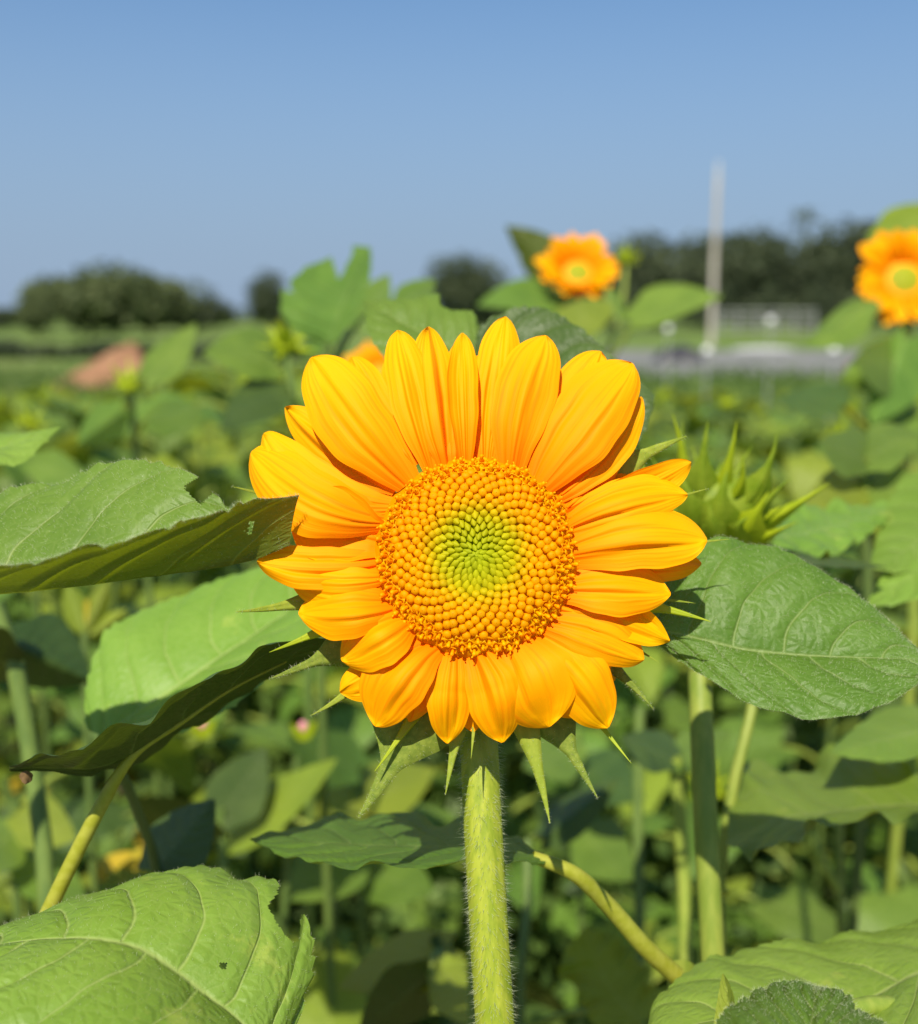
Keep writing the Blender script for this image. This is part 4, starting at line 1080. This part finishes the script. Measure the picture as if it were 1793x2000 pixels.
# leaf across the upper left, folded along its midrib
T = plant('sunflower plant at left whose folded hairy leaf points at the flower', -240, 1170, .37)
leaf('leaf', T,
     [(-230, 1060, .41), (-120, 1010, .40), (0, 966, .395), (80, 945, .392), (140, 938, .39), (200, 907, .386), (260, 898, .38), (330, 912, .374), (384, 934, .368), (440, 985, .364), (520, 1030, .360), (566, 1062, .357)],
     [(-230, 1170, .375), (-120, 1172, .37), (0, 1163, .362), (150, 1148, .356), (300, 1128, .353), (420, 1112, .354), (505, 1092, .356), (564, 1066, .356)],
     [(-230, 1150, .315), (-120, 1140, .315), (0, 1112, .316), (150, 1078, .318), (300, 1040, .325), (420, 1003, .334), (520, 974, .343), (584, 966, .349)],
     'leaf_near', ns=230, ntv=150, bites=[[(390, 930), (362, 948), (360, 956), (392, 985), (420, 960), (455, 980), (440, 925)], [(470, 1035), (490, 1045), (496, 1018), (488, 1018), (484, 1040)]],
     serr=.0016, teeth=14, relief=.0012, bulge=.0035, ruffle=.0010, hair=1500, label='folded leaf, sunlit above and olive underneath')
stem(T, [(-230, 1170, .375), (-260, 1300, .39), (-280, 1500, .40)], .004, n=20)

# small leaf at the left edge, above it
T = plant('sunflower plant with a pale leaf tip just inside the left edge', -160, 900, .50)
leaf('leaf', T, [(-160, 850, .53), (-60, 838, .53), (0, 848, .525), (50, 851, .52), (90, 842, .515), (120, 834, .51)],
     [(-160, 910, .50), (-60, 895, .50), (0, 878, .50), (50, 862, .50), (90, 848, .505), (120, 834, .51)],
     [(-160, 960, .47), (-60, 925, .47), (0, 911, .475), (40, 908, .48), (75, 878, .49), (120, 834, .51)], 'leaf_pale', ns=60, ntv=40, relief=.0012, bulge=.004)
stem(T, [(-160, 905, .50), (-180, 1100, .52)], .005)

# dark leaf seen edge-on from below
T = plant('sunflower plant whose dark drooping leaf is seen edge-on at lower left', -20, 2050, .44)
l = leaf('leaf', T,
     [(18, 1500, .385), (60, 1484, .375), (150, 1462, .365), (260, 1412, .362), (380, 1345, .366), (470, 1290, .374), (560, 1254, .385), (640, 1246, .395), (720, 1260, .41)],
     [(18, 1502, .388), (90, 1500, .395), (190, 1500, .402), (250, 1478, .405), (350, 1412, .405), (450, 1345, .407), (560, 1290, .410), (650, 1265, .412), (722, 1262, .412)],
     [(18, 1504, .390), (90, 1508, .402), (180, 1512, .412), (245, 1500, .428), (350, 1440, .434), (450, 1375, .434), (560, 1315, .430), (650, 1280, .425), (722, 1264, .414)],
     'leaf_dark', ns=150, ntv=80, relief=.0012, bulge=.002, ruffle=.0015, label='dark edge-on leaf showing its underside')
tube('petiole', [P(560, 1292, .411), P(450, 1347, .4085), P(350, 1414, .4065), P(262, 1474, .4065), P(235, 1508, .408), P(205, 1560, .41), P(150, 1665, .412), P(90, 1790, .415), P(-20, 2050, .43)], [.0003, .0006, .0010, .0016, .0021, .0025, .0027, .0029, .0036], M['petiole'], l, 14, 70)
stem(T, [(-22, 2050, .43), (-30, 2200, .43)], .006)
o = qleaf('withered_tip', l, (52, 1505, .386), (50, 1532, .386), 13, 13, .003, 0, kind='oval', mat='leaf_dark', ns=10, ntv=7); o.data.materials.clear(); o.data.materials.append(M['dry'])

# big leaf in the lower left corner
T = plant('sunflower plant with a large bitten leaf in the bottom left corner', 540, 2150, .34)
l = leaf('leaf', T,
     [(560, 2060, .352), (590, 1960, .362), (611, 1870, .372), (600, 1795, .382), (545, 1736, .388), (450, 1703, .392), (330, 1703, .392), (255, 1722, .388), (180, 1752, .383), (80, 1788, .375), (0, 1812, .366), (-160, 1868, .35)],
     [(520, 2060, .340), (462, 1990, .342), (400, 1943, .343), (345, 1900, .344), (270, 1853, .345), (200, 1836, .345), (100, 1834, .345), (0, 1845, .345), (-60, 1858, .346), (-160, 1872, .347)],
     [(500, 2160, .315), (440, 2200, .300), (350, 2220, .290), (250, 2220, .285), (150, 2190, .285), (60, 2120, .295), (-20, 2040, .305), (-90, 1960, .32), (-162, 1880, .345)],
     'leaf_pale', ns=240, ntv=170, bites=[[(548, 1728), (540, 1748), (522, 1768), (540, 1800), (558, 1828), (572, 1840), (585, 1836), (586, 1800), (596, 1780), (600, 1740)], [(430, 1880), (437, 1877), (443, 1882), (442, 1892), (434, 1894), (428, 1888)]],
     serr=.0020, teeth=22, relief=.0014, bulge=.005, ruffle=.0012, hair=500)
stem(T, [(520, 2060, .340), (545, 2200, .345), (560, 2400, .35)], .0045, n=20)

# ================================================================== THE MAIN SUNFLOWER
C0 = (930.0, 1083.0); D0 = 0.360
TILT = math.radians(13)
PXM = D0 / F                                           # metres per pixel at the flower
def dplane(px, py): return D0 - (py - C0[1]) * PXM * math.tan(TILT)

SF = plant('large golden yellow sunflower in full bloom in front', 968, 2000, .37, group=None, name='sunflower')
if 'group' in SF: del SF['group']
st = stem(SF, [(925, 1230, .398), (930, 1340, .394), (936, 1450, .386), (941, 1560, .381), (950, 1720, .377), (958, 1860, .375), (968, 2010, .374)], .0065, 'stem', drift=(.02, .02), sides=28, n=160, wob=.02)

def stem_hairs():
    pts = cr([P(930, 1340, .394), P(936, 1450, .386), P(941, 1560, .381), P(950, 1720, .377), P(958, 1860, .375), P(970, 2030, .374)], 300)
    n = 2300
    k = rng.integers(0, 299, n); c = pts[k]
    tan = np.gradient(pts, axis=0)[k]; tan /= np.linalg.norm(tan, axis=1)[:, None]
    d = np.cross(tan, rng.normal(size=(n, 3))); d /= np.linalg.norm(d, axis=1)[:, None]
    hm = hairs_mesh('stem_hair', c + d * .0065, d + tan * rng.uniform(-.2, .9, (n, 1)), rng.uniform(.0008, .0036, n), .00007)
    h = obj('stem_hair', hm, M['hair'], st); h['kind'] = 'stuff'
stem_hairs()

# petals: base, tip, full width (px), sideways bend (px), layer (0 front .. 3 back), arch mm, tip curl mm, cross cup mm
PET = [
    ((952, 900), (987, 618), 82, 4, 1.2, 3, 2, 1.0), ((1003, 912), (1066, 655), 116, 10, 0, 4, 2, 1.5),
    ((1075, 890), (1173, 686), 96, 6, 2.2, 3, 2, 1.0), ((1058, 945), (1235, 709), 138, 6, 0, 5, 1, 2.0),
    ((1100, 965), (1254, 776), 72, -16, 2.0, 3, 2, 1.0), ((1120, 985), (1213, 877), 48, -6, 2.4, 2, 1, .8),
    ((1105, 1015), (1350, 903), 70, -8, 1.6, 4, -1, -1.0), ((1112, 1030), (1343, 966), 92, 20, .6, 6, 0, 1.6),
    ((1118, 1080), (1381, 1054), 116, 14, 0, 5, 1, 1.6), ((1150, 1100), (1370, 1101), 70, 0, 2.2, 2, 2, .8),
    ((1100, 1158), (1310, 1160), 96, 6, .3, 4, 2, 1.2), ((1120, 1195), (1308, 1252), 74, 12, 1.9, 3, 1, -1.0),
    ((1062, 1226), (1258, 1288), 88, 12, .8, 5, 1, 1.4), ((1050, 1255), (1188, 1421), 112, 16, .9, 5, 2, 1.4),
    ((1000, 1262), (1072, 1420), 156, 12, 0, 5, 2, 2.0), ((925, 1278), (982, 1450), 96, 10, .9, 6, 2, 1.4),
    ((882, 1280), (874, 1452), 78, -2, 1.2, 5, 2, 1.2), ((845, 1272), (732, 1418), 118, -24, .3, 6, 2, 1.8),
    ((790, 1296), (664, 1352), 76, 4, 1.6, 2, 1, .6), ((795, 1218), (667, 1290), 106, 2, .0, 7, 2, 1.6),
    ((765, 1190), (583, 1198), 100, 6, 0, 7, 2, 1.8), ((745, 1140), (567, 1134), 84, 14, .45, 6, 2, 1.6),
    ((738, 1098), (502, 1097), 78, 14, .5, 5, -7, 1.2), ((733, 1052), (566, 1005), 138, 0, 1.1, 3, -2, -2.0),
    ((738, 1015), (490, 884), 128, 34, .1, 7, 2, 2.2), ((750, 985), (514, 848), 112, 44, .9, 5, 2, 1.4),
    ((765, 945), (557, 795), 84, 10, 2.0, 3, 2, 1.0), ((788, 935), (608, 698), 138, 10, 0, 5, 2, 2.0),
    ((800, 900), (686, 697), 84, 8, 2.2, 3, 2, 1.0), ((838, 908), (776, 645), 86, 4, .3, 4, 2, 1.2),
    ((866, 900), (836, 638), 82, 4, 1.1, 4, 2, 1.2), ((908, 900), (903, 650), 58, 0, .5, 4, 2, -1.2),
    ((888, 900), (892, 668), 60, 0, 2.2, 2, 2, .8), ((930, 905), (948, 690), 60, 2, 2.6, 2, 2, .8),
    ((1030, 905), (1110, 720), 80, 0, 3.0, 2, 2, .8), ((760, 1010), (590, 905), 90, 6, 3.0, 2, 2, .8),
    ((745, 1080), (620, 1060), 80, 0, 3.0, 2, 1, .8), ((820, 1265), (720, 1370), 80, 0, 3.0, 2, 2, .8),
    ((960, 1275), (1010, 1400), 80, 0, 3.0, 2, 2, .8), ((1120, 1130), (1260, 1125), 80, 0, 3.0, 2, 2, .8),
    ((800, 1240), (700, 1320), 90, 0, 2.2, 3, 1, 1.0),
    ((760, 1165), (632, 1215), 80, 0, 2.0, 3, 1, 1.0), ((1080, 1190), (1230, 1225), 84, 0, 1.8, 3, 1, 1.0), ((1115, 1050), (1290, 1010), 90, 0, 2.2, 3, 1, 1.0),
    ((1030, 1270), (1130, 1400), 80, 0, 2.2, 3, 1, 1.0), ((905, 1280), (925, 1430), 70, 0, 2.4, 3, 1, 1.0), ((815, 1262), (800, 1410), 80, 0, 2.4, 3, 1, 1.0),
    ((1085, 1230), (1200, 1330), 70, 0, 3.0, 2, 2, .8), ((880, 1280), (905, 1400), 60, 0, 2.8, 2, 2, .8),
]
def main_petal(k, base, tip, wid, bend, layer, arch, curl, cup):
    r = np.random.default_rng(500 + k)
    ns, ntv = 44, 33
    s = np.linspace(0, 1, ns); t = np.linspace(-1, 1, ntv)
    S, Tt = np.meshgrid(s, t, indexing='ij')
    B, E = np.array(base, float), np.array(tip, float)
    c = np.array(C0); B = B + (c - B) / np.linalg.norm(c - B) * 14        # tucked under the rim of the disc
    ax = E - B; ln = np.linalg.norm(ax); ax /= ln; nl = np.array([ax[1], -ax[0]])
    skew = r.uniform(-.05, .05); pk = r.uniform(.50, .60)
    upper = tip[1] < 960
    p1, p2 = (r.uniform(2.4, 3.0), r.uniform(.58, .72)) if upper else (r.uniform(2.0, 2.7), r.uniform(.66, .84))
    f0 = .38 if upper else .44
    f = np.where(S < pk, f0 + (1 - f0) * np.sin(np.clip(S / pk, 0, 1) * math.pi / 2) ** 1.1, np.maximum(np.clip(1 - ((S - pk) / (1 - pk)) ** p1, 0, 1) ** p2, .05))
    w = wid / 2 * f
    # blunt tip with a small notch
    notch = r.uniform(0, 1)
    al = S * ln
    edge = 1 + .035 * np.sin(S * 9 + r.uniform(0, 6)) * np.sign(Tt) + .02 * np.sin(S * 23 + r.uniform(0, 6))
    lat = bend * 4 * S * (1 - S) + (Tt * edge + skew * np.sin(S * math.pi)) * w
    X = B[0] + ax[0] * al + nl[0] * lat; Y = B[1] + ax[1] * al + nl[1] * lat
    d = dplane(X, Y) + .003 + layer * .0034 * np.clip(S * 2.2, .25, 1)
    d = d - arch * .0013 * np.sin(np.clip(S * 1.05, 0, 1) * math.pi) ** 1.0 + curl * .001 * S ** 3
    d = d + cup * .0019 * (np.abs(Tt) ** 2.4) * f                                   # edges bent back
    c1, c2 = r.uniform(-.45, -.12), r.uniform(.15, .5)
    ridge = .0012 * np.exp(-((Tt - c1) / .08) ** 2) + .0011 * np.exp(-((Tt - c2) / .08) ** 2) - .0005 * np.cos(Tt * math.pi * 1.6) + np.cos(Tt * math.pi * 5 + r.uniform(0, 6)) * .00008
    for _ in range(2 if r.random() < .6 else 1):
        t0 = r.uniform(-.55, .55); sg = r.choice([-1, 1]); tt = t0 * (1 - .55 * S)
        d = d + sg * r.uniform(.0005, .0012) * np.tanh((Tt - tt) / .07) * np.sin(np.clip(S * .95 + .05, 0, 1) * math.pi) ** .5
    d = d + ridge * np.sin(np.clip(S * 1.1 + .06, 0, 1) * math.pi) ** .6
    d = d + .0010 * r.normal() * Tt * S + .0007 * np.sin(S * 8 + Tt * 2.5 + r.uniform(0, 6)) * S
    pts = CAMLOC + ((X - W / 2) / F * d)[..., None] * RIGHT + (-(Y - H / 2) / F * d)[..., None] * UP + d[..., None] * FWD
    uv = np.stack([S, (Tt + 1) / 2], -1).reshape(-1, 2)
    me = mesh_np('petal', pts.reshape(-1, 3), grid_faces(ns, ntv), uv)
    return obj('petal', me, M['petal'], SF)
for k, a in enumerate(PET):
    a = list(a)
    if a[1][1] > 1000: a[2] *= 1.10                                    # lower petals are the broader ones
    else: a[2] *= 1.05
    main_petal(k, *a)

# the under-layer: shorter petals half hidden behind the others
ang0 = np.array([math.atan2(a[1][1] - C0[1], a[1][0] - C0[0]) for a in PET]); rad0 = np.array([math.hypot(a[1][0] - C0[0], a[1][1] - C0[1]) for a in PET])
for k in range(24):
    an = 2 * math.pi * (k + .5 * random.random()) / 24
    dd = np.abs((ang0 - an + math.pi) % (2 * math.pi) - math.pi)
    near_ = rad0[np.argsort(dd)[:4]]
    rt = float(np.median(near_)) * random.uniform(.80, .92)
    main_petal(100 + k, (C0[0] + 185 * math.cos(an), C0[1] + 185 * math.sin(an)), (C0[0] + rt * math.cos(an + random.uniform(-.06, .06)), C0[1] + rt * math.sin(an)), random.uniform(72, 96), random.uniform(-8, 8), 3.3, 2, 2, 1.0)

# disc with its florets
NRM = (-FWD * math.cos(TILT) + UP * math.sin(TILT)); E2 = UP * math.cos(TILT) + FWD * math.sin(TILT); E1 = RIGHT
DC = P(*C0, D0); RD = 188 * PXM
def dome(r): return .0034 * np.exp(-((r - .60) / .34) ** 2) - .0012 * np.exp(-(r / .22) ** 2) - .0016 * np.clip((r - .8) / .2, 0, 1)
rr = np.linspace(0, 1.10, 24); ph = np.linspace(0, 2 * math.pi, 65)
A, B = np.meshgrid(rr, ph, indexing='ij')
hh = dome(A) - .0010 + .0012 * np.clip((A - .8) / .1, 0, 1) - .004 * np.clip((A - 1) / .1, 0, 1)
pts = DC + (RD * A * np.cos(B))[..., None] * E1 + (RD * A * np.sin(B))[..., None] * E2 + hh[..., None] * NRM
def lerp3(a, b, t): return [a[i] * (1 - t) + b[i] * t for i in range(3)]
GREEN, LIME, GOLD, ORANGE = (.54, .60, .012), (.74, .65, .008), (.98, .52, .001), (.98, .47, .0)
def tone(r, j):
    if r < .40: c = lerp3(GREEN, LIME, min(1, r / .40) ** 1.6)
    elif r < .62: c = lerp3(LIME, GOLD, (r - .40) / .22)
    else: c = lerp3(GOLD, ORANGE, min(1, (r - .62) / .35))
    return [max(0.0, min(.98, x * j)) for x in c]
dcol = np.array([[*tone(float(x), 1.0), 1.0] for x in A.ravel()])
disc = obj('disc', mesh_np('disc', pts.reshape(-1, 3), grid_faces(24, 65), attr={'tone': dcol}), M['floret_mass'], SF)

def rings(prof_, sides, lobed=None):
    v = []; 
    for i, (r_, z_) in enumerate(prof_):
        for j in range(sides):
            a = 2 * math.pi * j / sides
            k = 1.0 if lobed is None else lobed(i, j)
            v.append((r_ * k * math.cos(a), r_ * k * math.sin(a), z_))
    f = []
    n = len(prof_)
    for i in range(n - 1):
        for j in range(sides):
            f.append((i * sides + j, i * sides + (j + 1) % sides, (i + 1) * sides + (j + 1) % sides, (i + 1) * sides + j))
    return np.array(v), np.array(f)
def bud_floret():
    return rings([(.34, -1.2), (.40, -.2), (.52, .10), (.50, .34), (.36, .50), (.04, .56)], 6)
def green_floret():
    return rings([(.42, -.8), (.50, -.1), (.52, .06), (.42, .32), (.22, .66), (.02, .86)], 6)
def open_floret(seed):
    r = random.Random(seed)
    v1, f1 = rings([(.20, -1.2), (.26, .0), (.32, .30), (.54, .46), (.66, .38)], 10, lambda i, j: 1.0 if i < 3 else (1.12 if j % 2 == 0 else (.62 if i == 4 else .85)))
    v2, f2 = rings([(.16, -.2), (.17, .6), (.23, .85), (.19, 1.05), (.03, 1.15)], 6)
    v2[:, 0] += r.uniform(-.06, .06)
    v3, f3 = rings([(.05, .9), (.06, 1.15), (.10, 1.3), (.02, 1.36)], 5)
    v3[:, 0] += (v3[:, 2] - .9) * r.uniform(.2, .8)
    return np.vstack([v1, v2, v3]), np.vstack([f1, f2 + len(v1), f3 + len(v1) + len(v2)])
FL = {'bud': bud_floret(), 'green': green_floret(), 'open0': open_floret(1), 'open1': open_floret(2), 'open2': open_floret(3)}
FM = {k: mesh_np('floret', *v) for k, v in FL.items()}
for k in FM: FM[k].materials.append(M['floret'])
NF = 520
mass_v, mass_f, mass_c = [], [], []; off = 0
singles = 0
for i in range(NF, 0, -1):
    rn = ((i - .5) / NF) ** .56
    a = i * 2.399963
    rj = rn * RD * 1.0
    r = random.Random(i)
    gcx = .00025 * r.uniform(-1, 1)
    pos = DC + E1 * (rj * math.cos(a) + gcx) + E2 * (rj * math.sin(a) + gcx) + NRM * float(dome(np.array(rn)))
    rad = E1 * math.cos(a) + E2 * math.sin(a)
    e = .01; sl = float(dome(np.array(rn + e)) - dome(np.array(rn - e))) / (2 * e * RD)
    lean = -sl + (-.85 if rn < .35 else (-.85 + (rn - .35) * 2.3 if rn < .72 else .02 + (rn - .72) * 1.6))
    if rn > .86: lean += r.uniform(-.25, .35)
    n = NRM + rad * lean; n = n / np.linalg.norm(n)
    tang = np.cross(n, rad); tang /= np.linalg.norm(tang); x = np.cross(tang, n)
    size = RD * (.080 + .018 * min(1, rn / .7))
    kind = 'green' if rn < .42 else ('bud' if rn < .862 + r.uniform(-.02, .02) else 'open%d' % (i % 3))
    zs = 1.0
    if kind[:4] == 'open': size *= r.uniform(.98, 1.18); zs = r.uniform(.6, 1.0)
    col = tone(rn, r.uniform(.92, 1.06))
    if kind[:4] == 'open': col = [.98, .56 * r.uniform(.85, 1.10), .001]
    Rm = np.stack([x, tang, n], 1)
    sp = r.uniform(0, 6.28) if kind[:4] == 'open' else r.uniform(-.15, .15)
    if singles < 300:
        m = Matrix([[*(Rm[k]), pos[k]] for k in range(3)] + [[0, 0, 0, 1]]) @ Matrix.Rotation(sp, 4, 'Z') @ Matrix.Diagonal((size, size, size * zs, 1))
        o = bpy.data.objects.new('floret', FM[kind]); COL.objects.link(o); o.parent = disc
        o.matrix_parent_inverse = Matrix.Identity(4); o.matrix_basis = root_matrix(disc).inverted() @ m
        o.color = (*col, 1); singles += 1
    else:
        v, f = FL[kind]
        ca, sa = math.cos(sp), math.sin(sp)
        vv = v @ np.array([[ca, sa, 0], [-sa, ca, 0], [0, 0, 1]])
        mass_v.append(pos + (vv * size) @ Rm.T); mass_f.append(f + off); off += len(v)
        mass_c.append(np.tile([*col, 1], (len(v), 1)))
o = obj('inner_florets', mesh_np('inner_florets', np.vstack(mass_v), np.vstack(mass_f), attr={'tone': np.vstack(mass_c)}), M['floret_mass'], disc)
o['kind'] = 'stuff'
# green cup behind the disc that carries petals, bracts and stem
A, B = np.meshgrid(np.linspace(.12, 1.0, 12), ph, indexing='ij')
hh = -.006 - .017 * (1 - A ** 2.2)
pts = DC + (RD * A * np.cos(B))[..., None] * E1 + (RD * A * np.sin(B))[..., None] * E2 + hh[..., None] * NRM
obj('receptacle', mesh_np('receptacle', pts.reshape(-1, 3), grid_faces(12, 65)), M['bract_dark'], SF)

# bracts: base, tip, half width, bend, kind, material, hairs, extra depth
BR = [((545, 985), (453, 950), 12, -4, 'bract', 'bract', 40, .004), ((620, 1165), (462, 1195), 26, 8, 'bract', 'bract', 160, -.004),
      ((640, 1228), (526, 1274), 18, 2, 'bract', 'bract_lime', 20, .005), ((700, 1255), (526, 1326), 32, 8, 'ovate', 'bract_dark', 420, .007),
      ((690, 1345), (606, 1398), 20, 10, 'bract', 'bract', 140, .006), ((800, 1385), (700, 1596), 60, 16, 'ovate', 'bract_dark', 520, .008),
      ((825, 1400), (732, 1506), 18, 4, 'bract', 'bract_lime', 60, .003), ((902, 1420), (870, 1552), 24, 0, 'bract', 'bract', 160, .005),
      ((935, 1400), (920, 1482), 9, 0, 'bract', 'bract', 10, .002), ((1012, 1385), (1074, 1608), 34, 6, 'bract', 'bract', 220, .005),
      ((1070, 1380), (1167, 1558), 36, -4, 'ovate', 'bract_dark', 260, .007), ((1150, 1395), (1233, 1491), 12, 0, 'bract', 'bract_lime', 20, .005),
      ((1165, 1285), (1276, 1384), 26, 8, 'bract', 'bract_dark', 220, .006), ((1245, 1268), (1288, 1294), 5, 0, 'bract', 'bract', 0, .005),
      ((1225, 1190), (1388, 1214), 24, 6, 'bract', 'bract_lime', 50, .006), ((1280, 1180), (1358, 1178), 8, 0, 'bract', 'bract', 10, .012),
      ((1340, 1075), (1425, 1053), 8, 2, 'bract', 'bract', 10, .012), ((1185, 935), (1341, 852), 38, 8, 'ovate', 'bract', 260, .007),
      ((1310, 975), (1383, 954), 9, 0, 'bract', 'bract', 20, .007), ((700, 770), (650, 720), 14, 0, 'bract', 'bract', 0, .010),
      ((1160, 800), (1190, 740), 14, 0, 'bract', 'bract', 0, .010), ((880, 760), (870, 690), 14, 0, 'bract', 'bract', 0, .010), ((1010, 760), (1030, 700), 14, 0, 'bract', 'bract', 0, .010)]
for k, (b, e, w, bend, kd, mt, nh, ex) in enumerate(BR):
    c = np.array(C0); b2 = np.array(b) + (c - np.array(b)) * .22
    d0 = dplane(*b2) + .014; d1 = dplane(*e) + ex + .006
    o = qleaf('bract', SF, (*b2, d0), (*e, d1), w * 1.34, w * 1.34, .0026, .0026, bend=bend, dbend=.002, kind=kd, mat=mt, ns=44, ntv=13, relief=0, bulge=.0015, up=1)
    if nh:
        surf_hairs('bract_hair', o, nh, .0006, .0016, M['hair'], rad=.00005, both=True)

# the main plant's own leaf, right of the flower
l = leaf('leaf', SF,
     [(1255, 1225, .398), (1285, 1170, .403), (1330, 1100, .409), (1385, 1055, .413), (1460, 1058, .413), (1550, 1085, .409), (1650, 1145, .403), (1745, 1222, .396), (1800, 1275, .390), (1860, 1310, .382)],
     [(1250, 1228, .394), (1320, 1238, .393), (1380, 1252, .392), (1440, 1267, .391), (1520, 1277, .390), (1620, 1283, .388), (1720, 1286, .386), (1793, 1290, .384), (1860, 1312, .382)],
     [(1252, 1234, .402), (1290, 1262, .396), (1345, 1302, .388), (1400, 1337, .380), (1480, 1380, .372), (1560, 1402, .367), (1640, 1402, .366), (1720, 1380, .369), (1793, 1338, .376), (1862, 1314, .385)],
     'leaf_near', ns=200, ntv=150, serr=.0004, teeth=14, relief=.0012, bulge=.0035, ruffle=.0008, hair=1500, label='smooth oval leaf with a pale midrib')
tube('petiole', [P(932, 1330, .392), P(1040, 1300, .400), P(1150, 1250, .398), P(1255, 1229, .394)], [.0030, .0027, .0025, .0022], M['stem'], l)

# petioles for leaves whose base does not touch the stem
for lf, par, base in LEAVES:
    if par.name not in STEMS or any(c.name.startswith('petiole') for c in lf.children): continue
    best = None
    for pts_, rad in STEMS[par.name]:
        low = pts_[pts_[:, 2] < base[2] + .01]
        if len(low) == 0: low = pts_[-10:]
        dd = np.linalg.norm(low - base, axis=1) + np.abs(low[:, 2] - (base[2] - .35 * np.linalg.norm((low - base)[:, :2], axis=1))) * .5
        k = int(np.argmin(dd))
        if best is None or dd[k] < best[0]: best = (dd[k], low[k], rad)
    gap = float(np.linalg.norm(best[1] - base))
    if gap < best[2] * 1.6 or gap > .30: continue
    mid = (best[1] + base) / 2 + np.array([0, 0, .12 * gap])
    tube('petiole', [best[1], mid, base + (base - mid) * .04], [best[2] * .6, best[2] * .5, best[2] * .4], M['stem_back'], lf, 8, 10)
